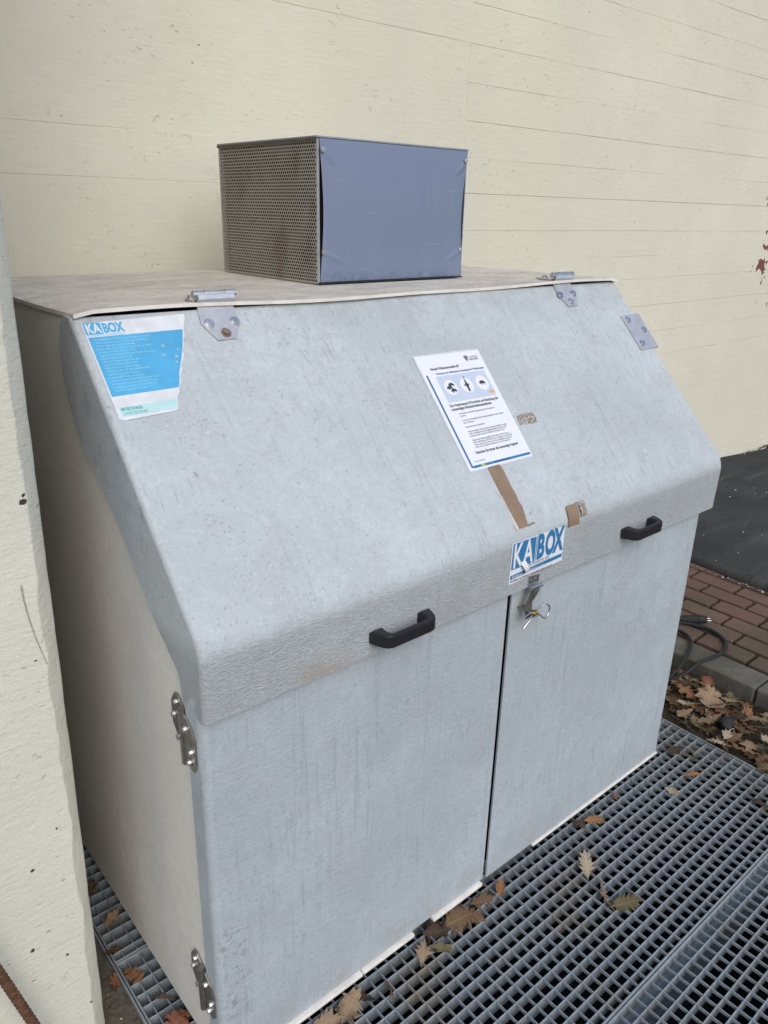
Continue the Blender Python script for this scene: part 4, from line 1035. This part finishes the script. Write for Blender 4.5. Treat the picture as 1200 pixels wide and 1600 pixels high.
nsub('letterhead', join_meshes([nt('LANDKREIS', 0.0062, 0.170, 0.0195, 0.95), nt('BAUTZEN', 0.0062, 0.170, 0.026, 1.1, 0.04)]), M['ink_grey'])
nsub('crest', on_note([(0.155, 0.012), (0.167, 0.012), (0.167, 0.020), (0.161, 0.029), (0.155, 0.020)], 0.0011), M['ink_grey'])
nsub('heading', nt('Hinweis! Wildannahmestelle ASP', 0.0098, 0.030, 0.0405, 0.72, 0.022), M['ink'])
nsub('subheading', nt('Vorbeugung der Afrikanischen Schweinepest in Wildschweinen', 0.0080, 0.040, 0.0535, 0.80, 0.02), M['blue_dark'])
nsub('picture_panel', on_note(nr(0.036, 0.058, 0.200, 0.129), 0.0011), M['lavender'])
nsub('picture_heading', nt('So kommt ASP vor:', 0.0080, 0.042, 0.067, 0.8, 0.02), M['ink'])
def disc(u, v, r, n=28): return [(u + r * math.cos(2 * math.pi * i / n), v + r * math.sin(2 * math.pi * i / n)) for i in range(n)]
for u in (0.066, 0.119, 0.172): nsub('white_disc', on_note(disc(u, 0.0915, 0.0205), 0.0015), M['white'])
def boar(u, v, s):
    P = [(-1.0, 0.1), (-0.85, -0.25), (-0.45, -0.5), (0.1, -0.55), (0.6, -0.4), (0.95, -0.1), (1.05, 0.25), (0.85, 0.3), (0.82, 0.75), (0.66, 0.75), (0.6, 0.35), (0.15, 0.32), (-0.2, 0.35), (-0.24, 0.75), (-0.42, 0.75), (-0.5, 0.3), (-0.75, 0.3), (-1.05, 0.35)]
    return [(u + a * s, v + b * s) for a, b in P]
nsub('boar_pictogram', join_meshes([on_note(boar(0.070, 0.084, 0.0088), 0.0019), on_note(boar(0.061, 0.0915, 0.0088), 0.0022), on_note(boar(0.070, 0.100, 0.0088), 0.0025)]), M['ink'])
nsub('boar_pictogram', on_note(boar(0.172, 0.0905, 0.0098), 0.0019), M['ink'])
nsub('figure_pictogram', join_meshes([on_note([(0.1165, 0.081), (0.1215, 0.081), (0.1235, 0.090), (0.128, 0.088), (0.128, 0.0905), (0.123, 0.094), (0.1222, 0.109), (0.1168, 0.109), (0.1158, 0.094), (0.110, 0.0915), (0.1115, 0.0885), (0.1148, 0.090)], 0.0019), on_note(disc(0.119, 0.0775, 0.0026, 12), 0.0019), on_note(disc(0.1205, 0.070, 0.0022, 10), 0.0019)]), M['ink'])
nsub('picture_caption', join_meshes([nt('Verbotene Entsorgung von Schweinefleischprodukten', 0.0068, 0.042, 0.1195, 0.76), nt('traegt zur Ausbreitung der Seuche bei', 0.0068, 0.042, 0.1262, 0.76)]), M['ink_grey'])
nsub('orange_badge', on_note(nr(0.181, 0.115, 0.198, 0.123), 0.0015), M['orange_print'])
nsub('bold_paragraph', join_meshes([nt('Das Veterinaeramt Pirna bittet um Beachtung der', 0.0105, 0.034, 0.141, 0.78, 0.022), nt('notwendigen Biosicherheitsmassnahmen:', 0.0105, 0.034, 0.151, 0.78, 0.022)]), M['ink'])
body = [('Die Annahme von Fallwild ist gebuehrenfrei fuer alle Jaeger im', 0.163), ('Landkreis.', 0.1695), ('Es ist auf die ordnungsgemaesse Entsorgung unbedingt zu achten, Tueren', 0.181), ('sind zu schliessen.', 0.1875), ('Haende bitte immer desinfizieren.', 0.199), ('Transportbehaelter sind nach jedem Gebrauch gruendlich zu reinigen', 0.211), ('sowie zu desinfizieren mit einem gelisteten Mittel, das bereit steht', 0.217), ('und danach die Box wieder verschliessen! Verriegeln der Box.', 0.223), ('Aufgrund der Ansteckungsgefahr sind Hunde von der Box fern zu', 0.234), ('halten und Kleidung sowie Schuhe nach der Abgabe zu wechseln. Bei', 0.240), ('Fragen wenden Sie sich bitte an das Amt, telefonisch zu jeder Zeit', 0.246), ('oder an die Leitstelle des Landkreises, auch am Wochenende.', 0.252)]
nsub('body_lettering', join_meshes([nt(s, 0.0066, 0.050, v, 0.72, 0.004) for s, v in body]), M['ink_grey'])
nsub('bold_closing', nt('! Beachten Sie immer die notwendige Hygiene!', 0.0100, 0.040, 0.2665, 0.78, 0.022), M['ink'])
nsub('date', nt('Stand: Mai 2021', 0.0060, 0.026, 0.2855, 0.9), M['ink_grey'])

# ================================================================== CABLE
cabl = empty('power_cable', (2.35, 0.25, 0.06), label='black rubber power cable with plug lying over kerb and pavers', cat='power cable')
p1 = [(1.72, 0.62, 0.02), (1.95, 0.52, 0.03), (2.20, 0.49, 0.055), (2.36, 0.455, 0.073), (2.465, 0.410, 0.073), (2.515, 0.323, 0.071), (2.511, 0.254, 0.071), (2.465, 0.192, 0.071), (2.393, 0.163, 0.071), (2.32, 0.168, 0.071), (2.245, 0.187, 0.066), (2.19, 0.203, 0.035), (2.12, 0.226, 0.015), (2.0, 0.26, 0.010), (1.85, 0.32, 0.012)]
child('cord', to_mesh(tube(catmull(p1, 8), 0.0080, 10), smooth=60), M['rubber'], cabl)
p2 = [(1.80, 0.30, 0.02), (2.05, 0.247, 0.02), (2.14, 0.233, 0.035), (2.22, 0.238, 0.066), (2.27, 0.25, 0.0705), (2.354, 0.286, 0.0705), (2.399, 0.331, 0.0705), (2.406, 0.370, 0.0705), (2.39, 0.415, 0.074), (2.40, 0.452, 0.084), (2.430, 0.448, 0.085), (2.462, 0.424, 0.085)]
child('cord', to_mesh(tube(catmull(p2, 8), 0.0070, 10), smooth=60), M['rubber'], cabl)
A_, B_ = Vector((2.455, 0.4295, 0.0865)), Vector((2.562, 0.335, 0.0865)); d_ = (B_ - A_).normalized()
bm = bmesh.new(); seq = [(0, .008), (0.03, .011), (0.036, .014), (0.085, .0185), (0.103, .0195), (0.104, .0215), (0.110, .0215), (0.112, .0185), (0.140, .0185), (0.143, .0165)]
tube([A_ + d_ * s for s, r in seq], [r for s, r in seq], 18, bm)
child('plug', to_mesh(bm, smooth=30), M['rubber'], cabl)
s_ = d_.cross(Vector((0, 0, 1))).normalized()
for k in (-1, 1):
    O = A_ + d_ * 0.1432 + s_ * 0.0095 * k
    child('plug_pin', to_mesh(cyl(O, O + d_ * 0.019, 0.0024, 10), smooth=40), M['steel'], cabl)
rb = bmesh.new()
for k in range(10):
    th = 2 * math.pi * k / 10; n_ = s_ * math.cos(th) + Vector((0, 0, 1)) * math.sin(th)
    if n_.z < -0.6: continue
    tube([A_ + d_ * 0.04 + n_ * 0.0145, A_ + d_ * 0.095 + n_ * 0.0192], 0.0016, 6, rb)
child('grip_rib', to_mesh(rb), M['rubber'], cabl)

# ================================================================== LEAVES
def leaf_mesh(seed, kind='oak'):
    """unit leaf (length 1 along x), lobed outline, folded midrib, curled blade"""
    q = random.Random(seed); n = 13
    top = []
    for i in range(n + 1):
        s = i / n
        if kind == 'oak':
            w = 0.36 * math.sin(math.pi * min(1, s * 0.98 + 0.02)) ** 0.75 * (0.62 + 0.5 * s) * (1.0 if i % 2 else 0.62)
        elif kind == 'maple':
            w = 0.42 * math.sin(math.pi * min(1, s * 0.97 + 0.03)) ** 0.6 * (1.15 - 0.4 * s) * (1.0 if i % 3 else 0.66)
        else:
            w = 0.17 * math.sin(math.pi * min(1, s * 0.97 + 0.03)) ** 0.8 * (1.0 if i % 2 else 0.9)
        if i in (0, n): w = 0.012
        top.append((s, w * q.uniform(0.62, 1.25)))
    fold = q.uniform(0.0, 0.2); curl = q.uniform(-0.7, 1.1); tw = q.uniform(-0.9, 0.9); rip = q.uniform(0.02, 0.06)
    V, F = [], []
    m = 6
    for i, (s, w) in enumerate(top):
        w2 = w * q.uniform(0.6, 1.3)
        for k in range(m + 1):
            t = k / m * 2 - 1; y = t * (w if t > 0 else w2); fwd = 0.10 * abs(t) * (1 if i % 2 else 0)
            z = abs(y) * fold + curl * (s - 0.5) ** 2 * 0.8 + tw * y * (s - 0.5) + rip * math.sin(i * 2.1 + seed) * abs(t) + 0.5 * curl * y * y
            V.append((s + fwd - 0.5, y, z))
    for i in range(n):
        for k in range(m): a = i * (m + 1) + k; F.append((a, a + 1, a + m + 2, a + m + 1))
    b = len(V)     # stalk
    for i in range(4):
        s = -0.5 - 0.14 * i / 3; zz = V[m // 2][2] - 0.01 * i
        V += [(s, -0.008, zz), (s, 0.008, zz), (s, 0.0, zz + 0.012)]
    for i in range(3):
        for k in range(3): F.append((b + 3 * i + k, b + 3 * i + (k + 1) % 3, b + 3 * i + 3 + (k + 1) % 3, b + 3 * i + 3 + k))
    zmin = min(v[2] for v in V)
    me = pyd([(x, y, z - zmin) for x, y, z in V], F)
    for p in me.polygons: p.use_smooth = True
    return me
LEAFM = {}
for kd in ('oak', 'maple', 'slim'):
    for col in LEAF:
        for sd in range(3):
            me = leaf_mesh(sd * 7 + sum(map(ord, col)) + (0 if kd == 'oak' else 50), kd); me.materials.append(LEAF[col]); LEAFM[(kd, col, sd)] = me
def leaf(x, y, z, size, rot, kd='oak', col='brown', sd=0, tilt=(0, 0), label=None, group='fallen leaves on the gratings', name=None):
    o = link_obj(name or {'oak': 'oak_leaf', 'maple': 'maple_leaf', 'slim': 'slim_leaf'}[kd], LEAFM[(kd, col, sd)], None, None, label, 'leaf', group)
    size *= 0.86
    o.location = (x, y, z); o.scale = (size, size, size); o.rotation_euler = Euler((R(tilt[0]), R(tilt[1]), R(rot)), 'XYZ')
    return o
L = leaf
L(0.818, -0.020, 0.004, 0.062, 40, 'oak', 'orange', 0, (0, -40), 'bright orange brown leaf leaning at the foot of the door gap')
L(0.752, -0.012, 0.002, 0.085, -20, 'oak', 'brown', 1, (26, 0), 'brown crumpled leaf just left of the door gap foot')
L(0.660, -0.014, 0.002, 0.110, -10, 'maple', 'brown', 0, (24, 0), 'large curled brown leaf under the left door edge')
L(0.700, -0.030, 0.003, 0.075, -60, 'oak', 'brown', 2, (24, 8), 'brown lobed leaf overlapping the large curled one')
L(0.520, -0.028, 0.002, 0.070, 40, 'oak', 'tan', 0, (0, -32), 'tan scalloped leaf lying on the grating by the chipped base lip')
L(0.568, -0.044, 0.002, 0.070, -50, 'oak', 'olive', 1, (20, 0), 'olive brown leaf right beside the tan scalloped leaf')
L(0.588, -0.002, 0.004, 0.080, -30, 'maple', 'dark', 1, (35, 0), 'grey brown wet leaf at the break in the base lip')
L(1.240, -0.024, 0.002, 0.070, -35, 'oak', 'orange', 1, (26, 0), 'small orange leaf by the right door near the dark scrap')
L(1.190, -0.004, 0.002, 0.055, -70, 'oak', 'dark', 0, (25, 0), 'dark scrap of leaf touching the right door foot')
L(1.072, -0.120, 0.002, 0.092, 48, 'oak', 'pale', 0, (0, -34), 'pale straw coloured leaf alone in the middle of the grating')
L(1.022, -0.215, 0.002, 0.100, 62, 'slim', 'tan', 1, (40, -20), 'rolled tan leaf edge next to the olive curled leaf')
L(1.045, -0.262, 0.002, 0.100, -30, 'oak', 'olive', 2, (34, -8), 'olive curled leaf on the grating before the seam')
L(1.548, -0.110, 0.002, 0.055, -80, 'oak', 'pale', 2, (40, 0), 'small pale curled leaf on the grating below the right door corner')
L(1.672, -0.108, 0.002, 0.066, -30, 'slim', 'orange', 0, (30, 0), 'slender orange leaf on the grating below the leaf litter')
L(1.734, -0.004, 0.002, 0.075, -25, 'oak', 'dark', 2, (20, 0), 'dark brown leaf beside the right bottom corner of the box')
L(0.225, -0.016, 0.003, 0.090, -20, 'oak', 'tan', 1, (24, 0), 'large tan leaf at the very bottom edge by the left door')
L(0.292, -0.020, 0.002, 0.095, 20, 'maple', 'tan', 2, (24, -12), 'largest tan lobed leaf under the left door base lip')
L(0.388, -0.048, 0.002, 0.070, 70, 'slim', 'brown', 0, (50, 0), 'narrow brown leaf standing on edge in the grating by the left door')
L(0.336, -0.030, 0.002, 0.060, 120, 'oak', 'dark', 1, (18, 0), 'dark small leaf between the largest tan leaf and the narrow one')
L(1.380, -0.010, 0.002, 0.045, 45, 'oak', 'red', 0, (22, 0), 'tiny reddish leaf scrap under the right door')
L(1.712, -0.325, 0.002, 0.075, 80, 'oak', 'dark', 0, (15, 0), 'dark leaf by the right picture edge on the grating')
L(1.765, -0.070, 0.002, 0.060, 60, 'oak', 'olive', 0, (40, 0), 'olive leaf scrap caught upright at the litter end of the grating')
gl = 'fallen leaves in the gap by the pillar'
L(-0.042, 0.560, 0.002, 0.070, 35, 'oak', 'tan', 2, (12, 0), 'pale tan lobed leaf deep in the gap by the pillar', gl)
L(-0.045, 0.690, 0.002, 0.07, 70, 'oak', 'brown', 0, (10, 0), 'brown leaf farthest back in the gap by the pillar', gl)
L(-0.062, 0.372, 0.003, 0.065, 110, 'maple', 'orange', 1, (8, 0), 'orange brown leaf across the grating frame in the gap', gl)
L(-0.102, 0.395, -0.012, 0.06, 60, 'oak', 'red', 1, (25, 0), 'reddish leaf on the soil beside the pillar foot', gl)
L(-0.032, 0.272, 0.002, 0.048, 140, 'oak', 'tan', 0, (25, 0), 'small tan leaf against the left side of the box', gl)
L(-0.034, 0.200, 0.002, 0.07, 20, 'maple', 'red', 2, (14, 0), 'dark red leaf at the bottom of the gap', gl)
L(-0.075, 0.470, 0.002, 0.060, 170, 'oak', 'brown', 2, (14, 0), 'small brown leaf on the frame between the tan and orange leaves in the gap', gl)

# ---------- leaf litter strip between grating and kerb
rng = random.Random(21)
def litter():
    nx, ny = 22, 130; r_ = random.Random(2)
    H = [[r_.uniform(-1, 1) for _ in range(nx + 1)] for _ in range(ny + 1)]
    def f(u, v):
        i, j = round(u * nx), round(v * ny); x = PX1 + 0.001 + (KX0 - 0.002 - PX1) * u; y = -1.6 + 3.0 * v
        return (x, y, -0.014 + 0.010 * math.sin(math.pi * u) + 0.004 * H[j][i] + 0.006 * u)
    V, F = grid_surface(nx, ny, f); return pyd(V, F)
link_obj('leaf_mould', litter(), M['dirt'], label='dark rotten leaf mould filling the strip beside the kerb', cat='soil', kind='stuff')
# named large leaves seen in the photograph
gl = 'leaves in the litter strip beside the kerb'
L(2.064, 0.150, 0.026, 0.135, 80, 'maple', 'orange', 0, (18, -10), 'large orange leaf in the litter strip close to the box edge', gl)
L(2.078, 0.052, 0.030, 0.145, 20, 'maple', 'tan', 1, (20, -8), 'large greyish tan leaf in the middle of the litter strip', gl)
L(2.000, 0.094, 0.024, 0.085, 130, 'oak', 'pale', 1, (12, 0), 'pale curly leaf between the orange and the greyish tan leaves', gl)
L(1.975, -0.010, 0.022, 0.120, 160, 'oak', 'tan', 2, (12, 6), 'tan lobed leaf in front of the black cap in the litter', gl)
L(1.918, 0.010, 0.016, 0.100, 50, 'oak', 'olive', 2, (10, 0), 'olive tan leaf at the litter edge by the grating corner', gl)
L(2.088, -0.132, 0.030, 0.115, 140, 'oak', 'tan', 1, (16, -6), 'tan toothed leaf at the right end of the litter strip', gl)
L(1.937, -0.090, 0.020, 0.075, 10, 'oak', 'pale', 2, (15, 0), 'pale yellow leaf on the litter in front of the black cap', gl)
L(1.878, -0.085, 0.014, 0.082, 120, 'oak', 'pale', 0, (12, 0), 'pale ragged leaf overlapping the grating edge', gl)
L(1.912, -0.160, 0.014, 0.125, 110, 'slim', 'orange', 1, (10, 0), 'long reddish brown leaf lying along the grating edge', gl)
L(2.011, -0.205, 0.024, 0.085, 60, 'oak', 'pale', 1, (15, 0), 'pale leaf at the right picture edge in the litter', gl)
L(2.36, 0.41, 0.062, 0.085, 70, 'oak', 'tan', 0, (20, 0), 'tan leaf on the pavers under the plug', 'leaves on the pavers')
cols = ['brown'] * 6 + ['dark'] * 5 + ['olive'] * 3 + ['tan'] * 3 + ['orange'] * 2 + ['red'] * 2
LOOK = {'brown': 'plain brown', 'dark': 'dark wet', 'olive': 'olive green brown', 'tan': 'dull tan', 'orange': 'dull orange', 'red': 'dull reddish'}
for i in range(150):
    x = rng.uniform(PX1 + 0.015, KX0 - 0.03); y = rng.uniform(-0.42, 0.30)
    kd = rng.choice(['oak', 'oak', 'oak', 'maple', 'slim']); col = rng.choice(cols)
    u = (x - PX1) / (KX0 - PX1); size = rng.uniform(0.05, 0.105)
    z = -0.012 + 0.010 * math.sin(math.pi * u) + rng.uniform(0.0, 0.020)
    where = ('along the grating edge' if u < 0.33 else ('mid strip' if u < 0.66 else 'against the kerb')) + (' by the box edge' if y > 0.02 else ' towards the picture edge')
    lab = '%s %s %s litter leaf %s' % ('small' if size < 0.075 else 'large', LOOK[col], {'oak': 'lobed', 'maple': 'broad', 'slim': 'slender'}[kd], where)
    L(x, y, z, size, rng.uniform(0, 360), kd, col, rng.randrange(3), (rng.uniform(-22, 22), rng.uniform(-14, 14)), lab, 'dull leaves in the litter strip')
# black cap lying in the litter
bm = bmesh.new(); tube([(2.020, -0.052, -0.006), (2.015, -0.056, 0.014), (2.010, -0.060, 0.027), (2.008, -0.062, 0.0315), (2.0072, -0.0628, 0.033)], [0.027, 0.0275, 0.0255, 0.018, 0.008], 20, bm)
cap = empty('bottle_cap', (2.02, -0.052, 0.014), label='black plastic cap half buried in the leaf litter', cat='cap')
child('shell', to_mesh(bm, smooth=40), M['rubber'], cap)
bm = bmesh.new(); tube([Vector((2.019 + 0.0285 * math.cos(a), -0.057 + 0.0285 * math.sin(a), 0.0140)) for a in [R(200 + 5 * i) for i in range(13)]], 0.0018, 6, bm)
child('pale_rim', to_mesh(bm), M['edge'], cap)
# twigs
tw = m_plain('twig_bark', (0.075, 0.055, 0.038), 0.85, 0, 0.3, 120, 0.4)
for i, (a, b, lab) in enumerate((((2.12, -0.02, 0.034), (1.99, 0.055, 0.030), 'thin twig across the middle of the litter strip'), ((1.90, 0.10, 0.016), (1.87, -0.02, 0.012), 'short dark twig by the grating corner'), ((2.15, -0.25, 0.02), (2.05, -0.12, 0.028), 'thin twig at the right end of the litter strip'))):
    pth = catmull([a, (Vector(a) * 0.6 + Vector(b) * 0.4 + Vector((0.006, 0.004, 0.003))), b], 5)
    link_obj('twig', to_mesh(tube(pth, [0.0028 - 0.0001 * k for k in range(len(pth))], 6), smooth=60), tw, label=lab, cat='twig')
# soil and crumbs beside the pillar foot, chippings along the asphalt edge
def crumbs(n, fx, smin, smax, seed):
    q = random.Random(seed); bm = bmesh.new()
    for i in range(n):
        c = Vector(fx(q)); s = q.uniform(smin, smax)
        vs = [bm.verts.new(c + Vector((q.uniform(-1, 1), q.uniform(-1, 1), q.uniform(-0.2, 0.9))) * s) for _ in range(6)]
        bmesh.ops.convex_hull(bm, input=vs)
    bmesh.ops.recalc_face_normals(bm, faces=bm.faces); return to_mesh(bm)
def m_crumb():
    t = NT('mixed_chippings'); gi = t.n('ShaderNodeNewGeometry'); f = gi.outputs['Random Per Island']
    c = t.mix(t.ramp(f, 0.0, 0.85, smooth=False), (0.03, 0.022, 0.015), (0.16, 0.125, 0.09)); c = t.mix(t.ramp(f, 0.88, 0.90), c, (0.6, 0.58, 0.53))
    return t.out(c, 0.85)
M['crumb'] = m_crumb()
link_obj('soil_crumbs', crumbs(420, lambda q: (q.uniform(-0.30, -0.092), q.uniform(0.02, 0.264) if q.random() < 0.35 else q.uniform(0.1, 0.7), -0.015), 0.0012, 0.005, 1), M['crumb'], label='soil crumbs and grit along the pillar foot', cat='grit', kind='stuff')
link_obj('chippings', crumbs(900, lambda q: (3.10 - abs(q.gauss(0, 0.026)), q.uniform(-0.4, 1.2), 0.061), 0.0015, 0.007, 2), M['crumb'], label='loose chippings and plant bits along the asphalt edge', cat='grit', kind='stuff')
link_obj('wall_foot_debris', crumbs(160, lambda q: (q.uniform(4.6, 5.9), 1.485 - abs(q.gauss(0, 0.02)), 0.1 - 0.088 * 0.3), 0.004, 0.014, 3), M['crumb'], label='bits of debris along the foot of the cream wall', cat='grit', kind='stuff')
link_obj('asphalt_grit', crumbs(420, lambda q: (q.uniform(3.12, 5.2), q.uniform(-0.1, 1.45), 0.096), 0.002, 0.0085, 6), M['crumb'], label='scattered grit lying on the asphalt', cat='grit', kind='stuff')
